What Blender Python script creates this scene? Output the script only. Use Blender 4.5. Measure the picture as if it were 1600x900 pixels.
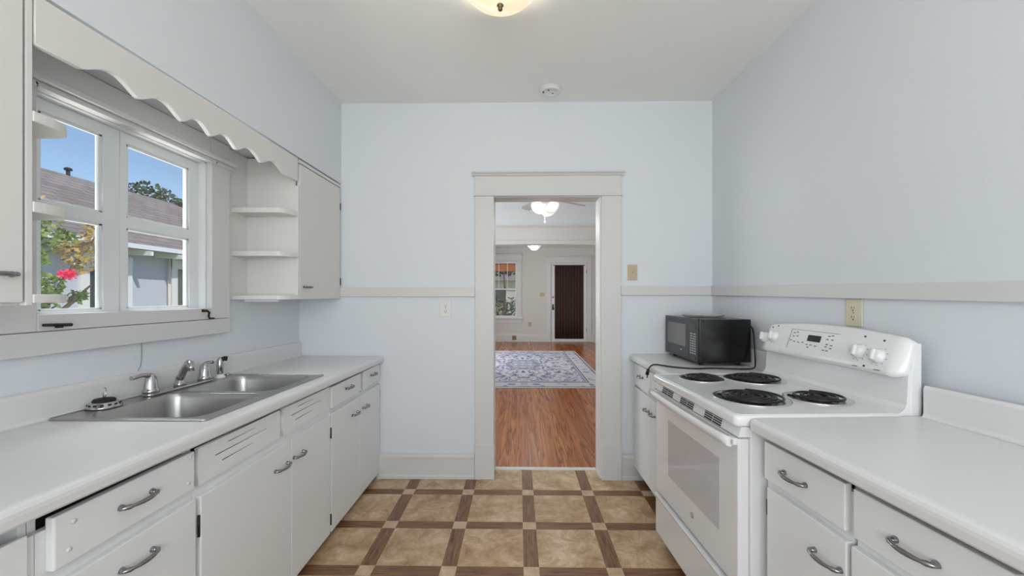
import bpy, bmesh, math, random
from mathutils import Vector, Matrix
random.seed(7)
PI = math.pi
S = bpy.context.scene
COL = S.collection
for o in list(bpy.data.objects):
    bpy.data.objects.remove(o)

# ------------------------------------------------------------------ camera, light, exposure
cd = bpy.data.cameras.new('camera')
cam = bpy.data.objects.new('camera', cd); COL.objects.link(cam)
cam.location = (0, 0, 1.36)
cam.rotation_euler = (PI/2, 0, math.radians(0.93))
cd.sensor_width = 36.0
cd.lens = 650/1600*36.0
cd.shift_x = 0.0
cd.shift_y = 13/1600
cd.clip_start = 0.02; cd.clip_end = 300
S.camera = cam
S.view_settings.view_transform = 'Standard'
S.view_settings.look = 'None'
S.view_settings.exposure = 0.0
S.view_settings.gamma = 1.0
S.view_settings.use_curve_mapping = False

SKY_STRENGTH = 0.15
SUN_STRENGTH = 2.6
REAR_FILL_W = 74.0
SIDE_WINDOW_W = 70.0
YARD_BOUNCE_W = 60.0
DINING_W = 36.0
LIVING_W = 80.0
KITCHEN_LAMP_W = 5.0

world = bpy.data.worlds.new('world'); S.world = world; world.use_nodes = True
wn = world.node_tree.nodes; wl = world.node_tree.links
wn.clear()
sky = wn.new('ShaderNodeTexSky'); sky.sky_type = 'NISHITA'; sky.sun_disc = False
sky.sun_elevation = math.radians(48); sky.sun_rotation = math.radians(100)
sky.air_density = 1.0; sky.dust_density = 0.2; sky.ozone_density = 2.6
bg = wn.new('ShaderNodeBackground'); bg.inputs[1].default_value = SKY_STRENGTH
wo = wn.new('ShaderNodeOutputWorld')
wl.new(sky.outputs[0], bg.inputs[0]); wl.new(bg.outputs[0], wo.inputs[0])

def light(name, kind, loc, energy, color=(1, 1, 1), rot=(0, 0, 0), size=None, size_y=None, radius=None):
    l = bpy.data.lights.new(name, kind); l.energy = energy; l.color = color
    if kind == 'AREA':
        l.shape = 'RECTANGLE'; l.size = size; l.size_y = size_y or size
    if radius is not None:
        l.shadow_soft_size = radius
    o = bpy.data.objects.new(name, l); o.location = loc; o.rotation_euler = rot
    COL.objects.link(o); return o

def aim(v):
    return Vector(v).to_track_quat('-Z', 'Y').to_euler()

sun = light('sun', 'SUN', (6, -4, 12), SUN_STRENGTH, (1, .95, .87), aim((-.75, .42, -.8)))
sun.data.angle = math.radians(.6)
# area lamps: fill added behind the camera and in the yard, sky light over the sink window, windows of the rooms beyond
light('rear_fill', 'AREA', (0.05, -1.72, 1.65), REAR_FILL_W, (.97, .985, 1), aim((0, 1, .52)), 2.5, 1.7)  # unseen fill lamp, added for flat frontal light
light('sink_window_daylight', 'AREA', (-2.5, 1.76, 3.1), SIDE_WINDOW_W, (.97, .99, 1), aim((1, 0, -1.15)), 1.3, 0.9)
light('yard_bounce_fill', 'AREA', (-2.7, 1.76, .35), YARD_BOUNCE_W, (1, .99, .96), aim((1, 0, 1.0)), 1.6, 1.0)  # added lamp imitating ground bounce, lifts valance underside and ceiling
light('dining_window_daylight', 'AREA', (-1.90, 4.55, 1.55), DINING_W, (.94, .975, 1), aim((1, 0, 0)), 1.5, 1.5)
light('living_window_daylight', 'AREA', (-1.90, 9.0, 1.5), LIVING_W, (.95, .98, 1), aim((1, 0, 0)), 2.0, 1.6)

# ------------------------------------------------------------------ materials
MATS = {}
def newmat(name):
    m = bpy.data.materials.new(name); m.use_nodes = True
    n = m.node_tree.nodes; l = m.node_tree.links
    b = n['Principled BSDF']
    MATS[name] = m
    return m, n, l, b

def srgb(r, g, b):
    f = lambda c: (c/255/12.92) if c/255 <= .04045 else ((c/255+.055)/1.055)**2.4
    return (f(r), f(g), f(b), 1)

def simple(name, col, rough=.5, metal=0, bump=0, bscale=60, var=0, vscale=4, spec=.5, coat=0):
    m, n, l, b = newmat(name)
    b.inputs['Base Color'].default_value = col
    b.inputs['Roughness'].default_value = rough
    b.inputs['Metallic'].default_value = metal
    b.inputs['Specular IOR Level'].default_value = spec
    b.inputs['Coat Weight'].default_value = coat; b.inputs['Coat Roughness'].default_value = .15
    tc = n.new('ShaderNodeTexCoord')
    if var:
        ns = n.new('ShaderNodeTexNoise'); ns.inputs['Scale'].default_value = vscale; ns.inputs['Detail'].default_value = 6
        l.new(tc.outputs['Object'], ns.inputs['Vector'])
        mx = n.new('ShaderNodeMix'); mx.data_type = 'RGBA'
        mx.inputs[6].default_value = tuple(c*(1-var) for c in col[:3])+(1,)
        mx.inputs[7].default_value = tuple(min(1, c*(1+var)) for c in col[:3])+(1,)
        l.new(ns.outputs[0], mx.inputs[0]); l.new(mx.outputs[2], b.inputs['Base Color'])
    if bump:
        nb = n.new('ShaderNodeTexNoise'); nb.inputs['Scale'].default_value = bscale; nb.inputs['Detail'].default_value = 4
        l.new(tc.outputs['Object'], nb.inputs['Vector'])
        bp = n.new('ShaderNodeBump'); bp.inputs['Strength'].default_value = bump; bp.inputs['Distance'].default_value = .004
        l.new(nb.outputs[0], bp.inputs['Height']); l.new(bp.outputs[0], b.inputs['Normal'])
    return m

WALL = simple('pale_blue_wall_paint', srgb(224, 229, 234), .6, bump=.12, bscale=90, var=.012, vscale=3)
WALLG = simple('pale_grey_wall_paint', srgb(214, 214, 208), .6, bump=.1, bscale=90)
CEIL = simple('white_ceiling_paint', srgb(246, 246, 243), .75, bump=.25, bscale=25, var=.02, vscale=2)
TRIM = simple('white_trim_paint', srgb(217, 217, 216), .4, bump=.08, bscale=35, var=.012)
CAB = simple('white_cabinet_paint', srgb(233, 235, 234), .38, bump=.08, bscale=25, var=.012)
SHELF = simple('cream_white_cabinet_paint', srgb(224, 223, 219), .42, bump=.06, bscale=25, var=.012)
SASH = simple('white_sash_paint', srgb(233, 236, 238), .4, bump=.1, bscale=60)
LAM = simple('white_laminate', srgb(225, 225, 224), .3, var=.008, vscale=60)
ENAM = simple('white_enamel', srgb(234, 235, 235), .16, coat=.3)
ENAMS = simple('white_plastic', srgb(232, 233, 233), .28)
CHROME = simple('chrome', (.50, .50, .51, 1), .11, 1)
HANDLEM = simple('worn_chrome', (.30, .30, .31, 1), .17, 1)
PAN = simple('polished_drip_pan_steel', (.72, .72, .71, 1), .2, 1)
DARKM = simple('black_iron', srgb(30, 30, 30), .45, .3)
COILM = simple('black_coil_metal', srgb(34, 33, 32), .34, .4)
BLACK = simple('black_plastic', srgb(20, 20, 20), .3)
BLACKG = simple('black_gloss', srgb(15, 15, 15), .24, spec=.4, coat=.25)
RUBBER = simple('black_rubber', srgb(22, 22, 22), .7)
SHADOWGAP = simple('dark_gap_shade', srgb(58, 53, 48), .9)  # shade put into the colour of toe spaces, slot backings and drawer gap
MARK = simple('grey_print', srgb(120, 122, 125), .5)
MARKD = simple('dark_print', srgb(55, 56, 58), .5)
MWIN = simple('microwave_grey_window', srgb(112, 110, 106), .28)
BTN = simple('pale_button_print', srgb(170, 178, 180), .5)
IVORY = simple('ivory_plastic', srgb(214, 206, 182), .4)
ALMOND = simple('almond_plastic', srgb(196, 178, 146), .4)
WPLATE = simple('white_outlet_plastic', srgb(226, 226, 224), .35)
OVENGL = simple('pale_oven_glass', srgb(200, 201, 203), .07, coat=.5)
CURT = simple('dark_brown_curtain_cloth', srgb(60, 38, 32), .85, bump=.2, bscale=200, var=.15, vscale=10)
SIDING = simple('grey_blue_stucco', srgb(196, 201, 216), .85, bump=.5, bscale=20, var=.06, vscale=2)
BARK = simple('bark', srgb(98, 80, 66), .9, bump=.6, bscale=30, var=.2)
LEAFG = simple('green_leaf', srgb(98, 122, 58), .6, var=.35, vscale=3)
LEAFD = simple('dark_green_leaf', srgb(70, 84, 52), .65, var=.4, vscale=1.5)
LEAFO = simple('orange_tinged_leaf', srgb(150, 128, 74), .6, var=.3, vscale=6)
PINK = simple('crimson_blossom', srgb(226, 40, 92), .6, var=.2, vscale=30)
MAUVE = simple('dusty_mauve_leaf', srgb(206, 170, 170), .7, var=.35, vscale=8)
GRASS = simple('lawn', srgb(168, 176, 84), .9, var=.3, vscale=1.2, bump=.5, bscale=40)
BAMBOO = simple('orange_bamboo_slats', srgb(190, 110, 60), .7, var=.2, vscale=12)
PALEH = simple('pale_house_siding', srgb(226, 214, 204), .85, var=.05)
DGLASS = simple('dark_window_glass', srgb(58, 66, 70), .08, spec=.7)
BLADE = simple('grey_fan_blade', srgb(176, 176, 174), .4)

def steel(name, base, rough, sx, sy):
    m, n, l, b = newmat(name)
    b.inputs['Metallic'].default_value = 1
    tc = n.new('ShaderNodeTexCoord'); mp = n.new('ShaderNodeMapping'); mp.inputs['Scale'].default_value = (sx, sy, 25)
    ns = n.new('ShaderNodeTexNoise'); ns.inputs['Scale'].default_value = 1; ns.inputs['Detail'].default_value = 3
    l.new(tc.outputs['Object'], mp.inputs[0]); l.new(mp.outputs[0], ns.inputs['Vector'])
    r = n.new('ShaderNodeMapRange'); r.inputs[3].default_value = rough-.06; r.inputs[4].default_value = rough+.1
    l.new(ns.outputs[0], r.inputs[0]); l.new(r.outputs[0], b.inputs['Roughness'])
    b.inputs['Base Color'].default_value = base
    return m
STEEL = steel('brushed_stainless_steel', (.44, .435, .42, 1), .3, 300, 6)

def glassmat(name, tint=(1, 1, 1, 1), dirt=.03):
    m, n, l, b = newmat(name)
    out = n['Material Output']
    tr = n.new('ShaderNodeBsdfTransparent'); tr.inputs[0].default_value = tint
    gl = n.new('ShaderNodeBsdfGlossy'); gl.inputs['Roughness'].default_value = .02
    fr = n.new('ShaderNodeFresnel'); fr.inputs[0].default_value = 1.45
    mx = n.new('ShaderNodeMixShader')
    ge = n.new('ShaderNodeNewGeometry'); nb_ = n.new('ShaderNodeMath'); nb_.operation = 'SUBTRACT'; nb_.inputs[0].default_value = 1
    l.new(ge.outputs['Backfacing'], nb_.inputs[1]); fm = n.new('ShaderNodeMath'); fm.operation = 'MULTIPLY'
    l.new(fr.outputs[0], fm.inputs[0]); l.new(nb_.outputs[0], fm.inputs[1])
    l.new(fm.outputs[0], mx.inputs[0]); l.new(tr.outputs[0], mx.inputs[1]); l.new(gl.outputs[0], mx.inputs[2])
    # a little dust on the pane
    df = n.new('ShaderNodeBsdfDiffuse'); df.inputs[0].default_value = (.8, .8, .78, 1)
    tc = n.new('ShaderNodeTexCoord'); ns = n.new('ShaderNodeTexNoise'); ns.inputs['Scale'].default_value = 9; ns.inputs['Detail'].default_value = 6
    l.new(tc.outputs['Object'], ns.inputs['Vector'])
    mm = n.new('ShaderNodeMath'); mm.operation = 'MULTIPLY'; mm.inputs[1].default_value = dirt*2
    l.new(ns.outputs[0], mm.inputs[0])
    m2 = n.new('ShaderNodeMixShader')
    l.new(mm.outputs[0], m2.inputs[0]); l.new(mx.outputs[0], m2.inputs[1]); l.new(df.outputs[0], m2.inputs[2])
    l.new(m2.outputs[0], out.inputs[0])
    return m
GLASS = glassmat('window_glass')
PLATEGL = glassmat('clear_plate_glass', (.86, .9, .89, 1), .4)

def emit(name, col, strength, base=(.9, .88, .8, 1)):
    m, n, l, b = newmat(name)
    b.inputs['Base Color'].default_value = base
    b.inputs['Roughness'].default_value = .25
    b.inputs['Emission Color'].default_value = col
    b.inputs['Emission Strength'].default_value = strength
    return m
# alabaster bowl: cloudy cream glass lit from inside
BOWL, n, l, b = newmat('lit_alabaster_glass')
b.inputs['Base Color'].default_value = (.85, .78, .6, 1); b.inputs['Roughness'].default_value = .25
tc = n.new('ShaderNodeTexCoord'); ns = n.new('ShaderNodeTexNoise'); ns.inputs['Scale'].default_value = 11; ns.inputs['Detail'].default_value = 5; ns.inputs['Distortion'].default_value = 1.2
l.new(tc.outputs['Object'], ns.inputs['Vector'])
cr = n.new('ShaderNodeValToRGB'); cr.color_ramp.elements[0].position = .35; cr.color_ramp.elements[1].position = .68
cr.color_ramp.elements[0].color = (.85, .66, .36, 1); cr.color_ramp.elements[1].color = (1, .93, .74, 1)
l.new(ns.outputs[0], cr.inputs[0]); l.new(cr.outputs[0], b.inputs['Emission Color']); b.inputs['Emission Strength'].default_value = .7
SHADE = emit('lit_white_glass_shade', (1, .97, .92, 1), .22)
BULB = emit('lit_bulb', (1, .96, .9, 1), 6)
DISPL = simple('range_display', srgb(38, 40, 42), .15)

def mathn(n, l, op, a, bb=None):
    q = n.new('ShaderNodeMath'); q.operation = op
    for i, v in enumerate((a, bb)):
        if v is None: continue
        if isinstance(v, (int, float)): q.inputs[i].default_value = v
        else: l.new(v, q.inputs[i])
    return q.outputs[0]

def mixc(n, l, f, a, bb):
    q = n.new('ShaderNodeMix'); q.data_type = 'RGBA'
    for i, v in ((0, f), (6, a), (7, bb)):
        if isinstance(v, (int, float, tuple)): q.inputs[i].default_value = v
        else: l.new(v, q.inputs[i])
    return q.outputs[2]

# sheet vinyl: marbled tan squares framed by brown wood strips, small pale squares where the strips cross
VINYL, n, l, b = newmat('vinyl_tile_and_wood_strip_floor')
tc = n.new('ShaderNodeTexCoord'); sp = n.new('ShaderNodeSeparateXYZ'); l.new(tc.outputs['Object'], sp.inputs[0])
PX, PY, SW = .4135, .416, .078
def strip(c, c0, p):
    t = mathn(n, l, 'FRACT', mathn(n, l, 'DIVIDE', mathn(n, l, 'SUBTRACT', c, c0-SW/2-p*20), p))
    return mathn(n, l, 'LESS_THAN', t, SW/p), t
sx, tx = strip(sp.outputs[0], .063, PX); sy, ty = strip(sp.outputs[1], 2.468, PY)
idx = mathn(n, l, 'FLOOR', mathn(n, l, 'DIVIDE', mathn(n, l, 'SUBTRACT', sp.outputs[0], .063-SW/2-PX*20), PX))
idy = mathn(n, l, 'FLOOR', mathn(n, l, 'DIVIDE', mathn(n, l, 'SUBTRACT', sp.outputs[1], 2.468-SW/2-PY*20), PY))
cid = n.new('ShaderNodeCombineXYZ'); l.new(idx, cid.inputs[0]); l.new(idy, cid.inputs[1])
wh = n.new('ShaderNodeTexWhiteNoise'); wh.noise_dimensions = '3D'; l.new(cid.outputs[0], wh.inputs['Vector'])
off = n.new('ShaderNodeVectorMath'); off.operation = 'MULTIPLY_ADD'; l.new(wh.outputs['Color'], off.inputs[0]); off.inputs[1].default_value = (7, 7, 7); l.new(tc.outputs['Object'], off.inputs[2])
nm = n.new('ShaderNodeTexNoise'); nm.inputs['Scale'].default_value = 8; nm.inputs['Detail'].default_value = 12; nm.inputs['Roughness'].default_value = .74; nm.inputs['Distortion'].default_value = .5
l.new(off.outputs[0], nm.inputs['Vector'])
rt = n.new('ShaderNodeValToRGB'); e = rt.color_ramp.elements
e[0].position = .30; e[0].color = srgb(140, 108, 76); e[1].position = .70; e[1].color = srgb(236, 214, 186)
e2 = e.new(.5); e2.color = srgb(196, 164, 128)
l.new(nm.outputs[0], rt.inputs[0])
tile = mixc(n, l, mathn(n, l, 'MULTIPLY', wh.outputs['Value'], .22), rt.outputs[0], srgb(180, 140, 90))
def grain(scale):
    mp = n.new('ShaderNodeMapping'); mp.inputs['Scale'].default_value = scale; l.new(tc.outputs['Object'], mp.inputs[0])
    g = n.new('ShaderNodeTexNoise'); g.inputs['Scale'].default_value = 1; g.inputs['Detail'].default_value = 6; g.inputs['Distortion'].default_value = .6
    l.new(mp.outputs[0], g.inputs['Vector'])
    r = n.new('ShaderNodeValToRGB'); r.color_ramp.elements[0].position = .3; r.color_ramp.elements[1].position = .75
    r.color_ramp.elements[0].color = srgb(92, 58, 35); r.color_ramp.elements[1].color = srgb(156, 114, 80)
    l.new(g.outputs[0], r.inputs[0]); return r.outputs[0]
gx = grain((7, 90, 1)); gy = grain((90, 7, 1))
small = mixc(n, l, .35, rt.outputs[0], srgb(216, 192, 162))
c1 = mixc(n, l, sy, tile, gx)
c2 = mixc(n, l, sx, c1, gy)
both = mathn(n, l, 'MULTIPLY', sx, sy)
c3 = mixc(n, l, both, c2, small)
l.new(c3, b.inputs['Base Color']); b.inputs['Roughness'].default_value = .36
bp = n.new('ShaderNodeBump'); bp.inputs['Strength'].default_value = .12; bp.inputs['Distance'].default_value = .003
l.new(nm.outputs[0], bp.inputs['Height']); l.new(bp.outputs[0], b.inputs['Normal'])

# old pine boards, orange brown with strong cathedral grain
WOOD, n, l, b = newmat('varnished_pine_boards')
tc = n.new('ShaderNodeTexCoord'); sp = n.new('ShaderNodeSeparateXYZ'); l.new(tc.outputs['Object'], sp.inputs[0])
bw = .083
bi = mathn(n, l, 'FLOOR', mathn(n, l, 'DIVIDE', sp.outputs[0], bw)); bf = mathn(n, l, 'FRACT', mathn(n, l, 'DIVIDE', sp.outputs[0], bw))
cid = n.new('ShaderNodeCombineXYZ'); l.new(bi, cid.inputs[0])
wh = n.new('ShaderNodeTexWhiteNoise'); wh.noise_dimensions = '3D'; l.new(cid.outputs[0], wh.inputs['Vector'])
mp = n.new('ShaderNodeMapping'); mp.inputs['Scale'].default_value = (11, .42, 1); l.new(tc.outputs['Object'], mp.inputs[0])
ad = n.new('ShaderNodeVectorMath'); ad.operation = 'MULTIPLY_ADD'; l.new(wh.outputs['Color'], ad.inputs[0]); ad.inputs[1].default_value = (9, 9, 9); l.new(mp.outputs[0], ad.inputs[2])
ns = n.new('ShaderNodeTexNoise'); ns.inputs['Scale'].default_value = 1.0; ns.inputs['Detail'].default_value = 2.5; ns.inputs['Distortion'].default_value = .5
l.new(ad.outputs[0], ns.inputs['Vector'])
rings = mathn(n, l, 'FRACT', mathn(n, l, 'MULTIPLY', ns.outputs[0], 8))
rr = n.new('ShaderNodeValToRGB'); e = rr.color_ramp.elements
e[0].position = 0; e[0].color = srgb(112, 56, 26); e[1].position = 1; e[1].color = srgb(150, 84, 42)
e2 = e.new(.25); e2.color = srgb(164, 98, 52); e3 = e.new(.8); e3.color = srgb(190, 124, 70)
l.new(rings, rr.inputs[0])
cb = mixc(n, l, mathn(n, l, 'MULTIPLY', wh.outputs['Value'], .6), rr.outputs[0], srgb(132, 66, 32))
gap = mathn(n, l, 'LESS_THAN', bf, .03)
cf = mixc(n, l, mathn(n, l, 'MULTIPLY', gap, .75), cb, srgb(60, 30, 18))
l.new(cf, b.inputs['Base Color']); b.inputs['Roughness'].default_value = .27; b.inputs['Specular IOR Level'].default_value = .38
bp = n.new('ShaderNodeBump'); bp.inputs['Strength'].default_value = .12; bp.inputs['Distance'].default_value = .002
l.new(rings, bp.inputs['Height']); l.new(bp.outputs[0], b.inputs['Normal'])

# roof shingles in courses
SHING, n, l, b = newmat('weathered_brown_shingles')
tc = n.new('ShaderNodeTexCoord')
mp = n.new('ShaderNodeMapping'); mp.inputs['Rotation'].default_value = (0, 0, PI/2)
l.new(tc.outputs['Object'], mp.inputs[0])
br = n.new('ShaderNodeTexBrick'); br.inputs['Scale'].default_value = 1; br.inputs['Brick Width'].default_value = .3; br.inputs['Row Height'].default_value = .13
br.inputs['Mortar Size'].default_value = .012; br.inputs['Color1'].default_value = srgb(158, 146, 140); br.inputs['Color2'].default_value = srgb(128, 116, 110); br.inputs['Mortar'].default_value = srgb(92, 82, 78)
l.new(mp.outputs[0], br.inputs['Vector'])
ns = n.new('ShaderNodeTexNoise'); ns.inputs['Scale'].default_value = 3; ns.inputs['Detail'].default_value = 7; l.new(tc.outputs['Object'], ns.inputs['Vector'])
cf = mixc(n, l, mathn(n, l, 'MULTIPLY', ns.outputs[0], .5), br.outputs[0], srgb(168, 158, 152))
l.new(cf, b.inputs['Base Color']); b.inputs['Roughness'].default_value = .95

# rug pattern
RX0, RX1, RY0, RY1 = -1.22, 1.38, 6.16, 10.35
RUG, n, l, b = newmat('blue_and_cream_oriental_rug')
tc = n.new('ShaderNodeTexCoord'); sp = n.new('ShaderNodeSeparateXYZ'); l.new(tc.outputs['Object'], sp.inputs[0])
cx, cy = (RX0+RX1)/2, (RY0+RY1)/2
ax = mathn(n, l, 'ABSOLUTE', mathn(n, l, 'SUBTRACT', sp.outputs[0], cx)); ay = mathn(n, l, 'ABSOLUTE', mathn(n, l, 'SUBTRACT', sp.outputs[1], cy))
ex = mathn(n, l, 'SUBTRACT', (RX1-RX0)/2, ax); ey = mathn(n, l, 'SUBTRACT', (RY1-RY0)/2, ay)
ed = mathn(n, l, 'MINIMUM', ex, mathn(n, l, 'MULTIPLY', ey, .75))
cmb = n.new('ShaderNodeCombineXYZ'); l.new(ax, cmb.inputs[0]); l.new(mathn(n, l, 'MULTIPLY', ay, .62), cmb.inputs[1])
vo = n.new('ShaderNodeTexVoronoi'); vo.inputs['Scale'].default_value = 8; l.new(cmb.outputs[0], vo.inputs['Vector'])
no = n.new('ShaderNodeTexNoise'); no.inputs['Scale'].default_value = 11; no.inputs['Detail'].default_value = 5; no.inputs['Distortion'].default_value = 1.5; l.new(cmb.outputs[0], no.inputs['Vector'])
rp = n.new('ShaderNodeValToRGB'); e = rp.color_ramp.elements
e[0].position = .36; e[0].color = srgb(66, 78, 112); e[1].position = .6; e[1].color = srgb(204, 198, 202)
e2 = e.new(.47); e2.color = srgb(164, 164, 182)
l.new(no.outputs[0], rp.inputs[0])
bands = n.new('ShaderNodeValToRGB'); bands.color_ramp.interpolation = 'CONSTANT'; e = bands.color_ramp.elements
l.new(mathn(n, l, 'MULTIPLY', ed, 1.6), bands.inputs[0])
e[0].position = 0; e[0].color = (.55, .53, .52, 1); e[1].position = .045; e[1].color = (.10, .13, .22, 1)
for p, c in ((.09, (0, 0, 0, 0)), (.40, (.5, .48, .48, 1)), (.435, (.08, .11, .2, 1)), (.47, (.5, .48, .5, 1)), (.5, (.16, .19, .29, 1)), (.53, (0, 0, 0, 0))):
    q = e.new(p); q.color = c
border = mathn(n, l, 'LESS_THAN', ed, .335)
spot = mathn(n, l, 'LESS_THAN', vo.outputs['Distance'], .19)
fieldc = mixc(n, l, mathn(n, l, 'MULTIPLY', spot, .8), rp.outputs[0], srgb(96, 104, 130))
bord = mixc(n, l, mathn(n, l, 'GREATER_THAN', vo.outputs['Distance'], .36), mixc(n, l, .5, rp.outputs[0], srgb(118, 132, 166)), srgb(190, 186, 190))
rr_ = mathn(n, l, 'SQRT', mathn(n, l, 'ADD', mathn(n, l, 'MULTIPLY', ax, ax), mathn(n, l, 'MULTIPLY', mathn(n, l, 'MULTIPLY', ay, ay), .4)))
med = mathn(n, l, 'LESS_THAN', mathn(n, l, 'ABSOLUTE', mathn(n, l, 'SUBTRACT', rr_, .3)), .05)
fieldc = mixc(n, l, mathn(n, l, 'MULTIPLY', med, .6), fieldc, srgb(104, 110, 138))
base = mixc(n, l, border, fieldc, bord)
base = mixc(n, l, bands.outputs[1], base, bands.outputs[0])
l.new(base, b.inputs['Base Color']); b.inputs['Roughness'].default_value = .95

# ------------------------------------------------------------------ geometry helpers
class MB:
    def __init__(s): s.bm = bmesh.new()
    def box(s, x0, x1, y0, y1, z0, z1):
        v = [s.bm.verts.new(p) for p in ((x0,y0,z0),(x1,y0,z0),(x1,y1,z0),(x0,y1,z0),(x0,y0,z1),(x1,y0,z1),(x1,y1,z1),(x0,y1,z1))]
        for f in ((3,2,1,0),(4,5,6,7),(0,1,5,4),(1,2,6,5),(2,3,7,6),(3,0,4,7)):
            s.bm.faces.new([v[i] for i in f])
        return s
    def loft(s, rings, cap0=True, cap1=True, closed=True, smooth=True):
        R = [[s.bm.verts.new(p) for p in r] for r in rings]
        m = len(R[0])
        for a, c in zip(R, R[1:]):
            for i in range(m if closed else m-1):
                j = (i+1) % m
                f = s.bm.faces.new((a[i], a[j], c[j], c[i])); f.smooth = smooth
        if cap0: s.bm.faces.new(list(reversed(R[0])))
        if cap1: s.bm.faces.new(R[-1])
        return s
    def prism(s, poly, y0, y1, plane='xz'):
        def P(a, c, t):
            return {'xz': (a, t, c), 'xy': (a, c, t), 'yz': (t, a, c)}[plane]
        s.loft([[P(a, c, y0) for a, c in poly], [P(a, c, y1) for a, c in poly]], smooth=False)
        return s
    def tube(s, pts, rad, n=10, cap=True, flat=1.0):
        pts = [Vector(p) for p in pts]
        if isinstance(rad, (int, float)): rad = [rad]*len(pts)
        rings = []
        t0 = (pts[1]-pts[0]).normalized()
        up = Vector((0, 0, 1)) if abs(t0.z) < .9 else Vector((0, 1, 0))
        u = t0.cross(up).normalized()
        for i, p in enumerate(pts):
            t = (pts[min(i+1, len(pts)-1)]-pts[max(i-1, 0)]).normalized()
            u = (u - t*u.dot(t)).normalized(); w = t.cross(u)
            rings.append([tuple(p + (u*math.cos(2*PI*k/n) + w*flat*math.sin(2*PI*k/n))*rad[i]) for k in range(n)])
        return s.loft(rings, cap, cap)
    def lathe(s, prof, c=(0, 0, 0), n=24, M=None):
        rings = []
        for r, z in prof:
            ring = []
            for k in range(n):
                p = Vector((max(r, 1e-5)*math.cos(2*PI*k/n), max(r, 1e-5)*math.sin(2*PI*k/n), z))
                if M is not None: p = M @ p
                ring.append(tuple(p + Vector(c)))
            rings.append(ring)
        return s.loft(rings)
    def xform(s, M):
        bmesh.ops.transform(s.bm, matrix=M, verts=s.bm.verts); return s
    def add_mesh(s, me, M=None):
        t = bmesh.new(); t.from_mesh(me)
        if M is not None: bmesh.ops.transform(t, matrix=M, verts=t.verts)
        tmp = bpy.data.meshes.new('tmp'); t.to_mesh(tmp); t.free()
        s.bm.from_mesh(tmp); bpy.data.meshes.remove(tmp); return s
    def mesh(s, name):
        bmesh.ops.recalc_face_normals(s.bm, faces=s.bm.faces)
        me = bpy.data.meshes.new(name); s.bm.to_mesh(me); s.bm.free(); return me

def link(name, me, mat, parent=None, bevel=0, seg=2):
    o = bpy.data.objects.new(name, me); COL.objects.link(o)
    if mat: me.materials.clear(); me.materials.append(mat)
    if parent: o.parent = parent
    if bevel:
        bv = o.modifiers.new('bevel', 'BEVEL'); bv.width = bevel; bv.segments = seg; bv.limit_method = 'ANGLE'; bv.angle_limit = math.radians(40)
    return o

def root_of(o):
    while o.parent: o = o.parent
    return o

def part(name, mb, mat, parent, bevel=0, label=None, local=False, seg=2):
    r = root_of(parent)
    if not local:
        mb.xform(Matrix.Translation(-Vector(r.location)))
    o = link(name, mb.mesh(name), mat, parent, bevel, seg)
    if label: o['label'] = label
    return o

def tag(o, label, cat, group=None, kind=None):
    o['label'] = label; o['category'] = cat
    if group: o['group'] = group
    if kind: o['kind'] = kind
    return o

GROUPS = {'wall_outlet': 'wall outlets', 'light_switch': 'light switches', 'base_cabinet': 'white base cabinets', 'wall_cabinet': 'white wall cabinets', 'countertop': 'white laminate countertops', 'garden_bush': 'bushes outside the far window', 'garden_tree': 'trees outside the far window'}
def thing(name, label, cat, loc=(0, 0, 0), rotz=0, group=None):
    group = group or GROUPS.get(name)
    o = bpy.data.objects.new(name, None); COL.objects.link(o)
    o.empty_display_size = .05
    o.location = loc; o.rotation_euler = (0, 0, rotz)
    return tag(o, label, cat, group)

def solo(name, mb, mat, label, cat, bevel=0, group=None, kind=None):
    o = link(name, mb.mesh(name), mat, None, bevel)
    return tag(o, label, cat, group, kind)

def struct(name, mb, mat, parent=None, bevel=0):
    o = link(name, mb.mesh(name), mat, parent, bevel)
    if parent is None: o['kind'] = 'structure'
    return o

def structroot(name, loc=(0, 0, 0)):
    o = bpy.data.objects.new(name, None); COL.objects.link(o); o.location = loc; o['kind'] = 'structure'; return o

def rrect(x0, x1, y0, y1, r, n=6):
    pts = []
    for cx_, cy_, a0 in ((x1-r, y1-r, 0), (x0+r, y1-r, 90), (x0+r, y0+r, 180), (x1-r, y0+r, 270)):
        for k in range(n+1):
            a = math.radians(a0+90*k/n); pts.append((cx_+r*math.cos(a), cy_+r*math.sin(a)))
    return pts

def plate(outer, holes=(), t=.01, bevel=0):
    """flat plate in XY with holes, centred on z=0, as a mesh"""
    cu = bpy.data.curves.new('plate', 'CURVE'); cu.dimensions = '2D'; cu.fill_mode = 'BOTH'
    cu.extrude = t/2-bevel; cu.bevel_depth = bevel; cu.bevel_resolution = 2; cu.offset = -bevel
    for pl in (outer,)+tuple(holes):
        sp_ = cu.splines.new('POLY'); sp_.points.add(len(pl)-1); sp_.use_cyclic_u = True
        for q, (a, c) in zip(sp_.points, pl): q.co = (a, c, 0, 1)
    ob = bpy.data.objects.new('plate', cu); COL.objects.link(ob)
    dg = bpy.context.evaluated_depsgraph_get(); dg.update()
    me = bpy.data.meshes.new_from_object(ob.evaluated_get(dg))
    bpy.data.objects.remove(ob); bpy.data.curves.remove(cu)
    return me

# XY plate -> YZ plane facing +X (plate x -> world y, plate y -> world z, plate normal -> world x)
def YZ(x): return Matrix(((0, 0, 1, x), (1, 0, 0, 0), (0, 1, 0, 0), (0, 0, 0, 1)))
# XY plate -> XZ plane (plate x -> world x, plate y -> world z, normal -> -y)
def XZ(y): return Matrix(((1, 0, 0, 0), (0, 0, -1, y), (0, 1, 0, 0), (0, 0, 0, 1)))

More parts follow.
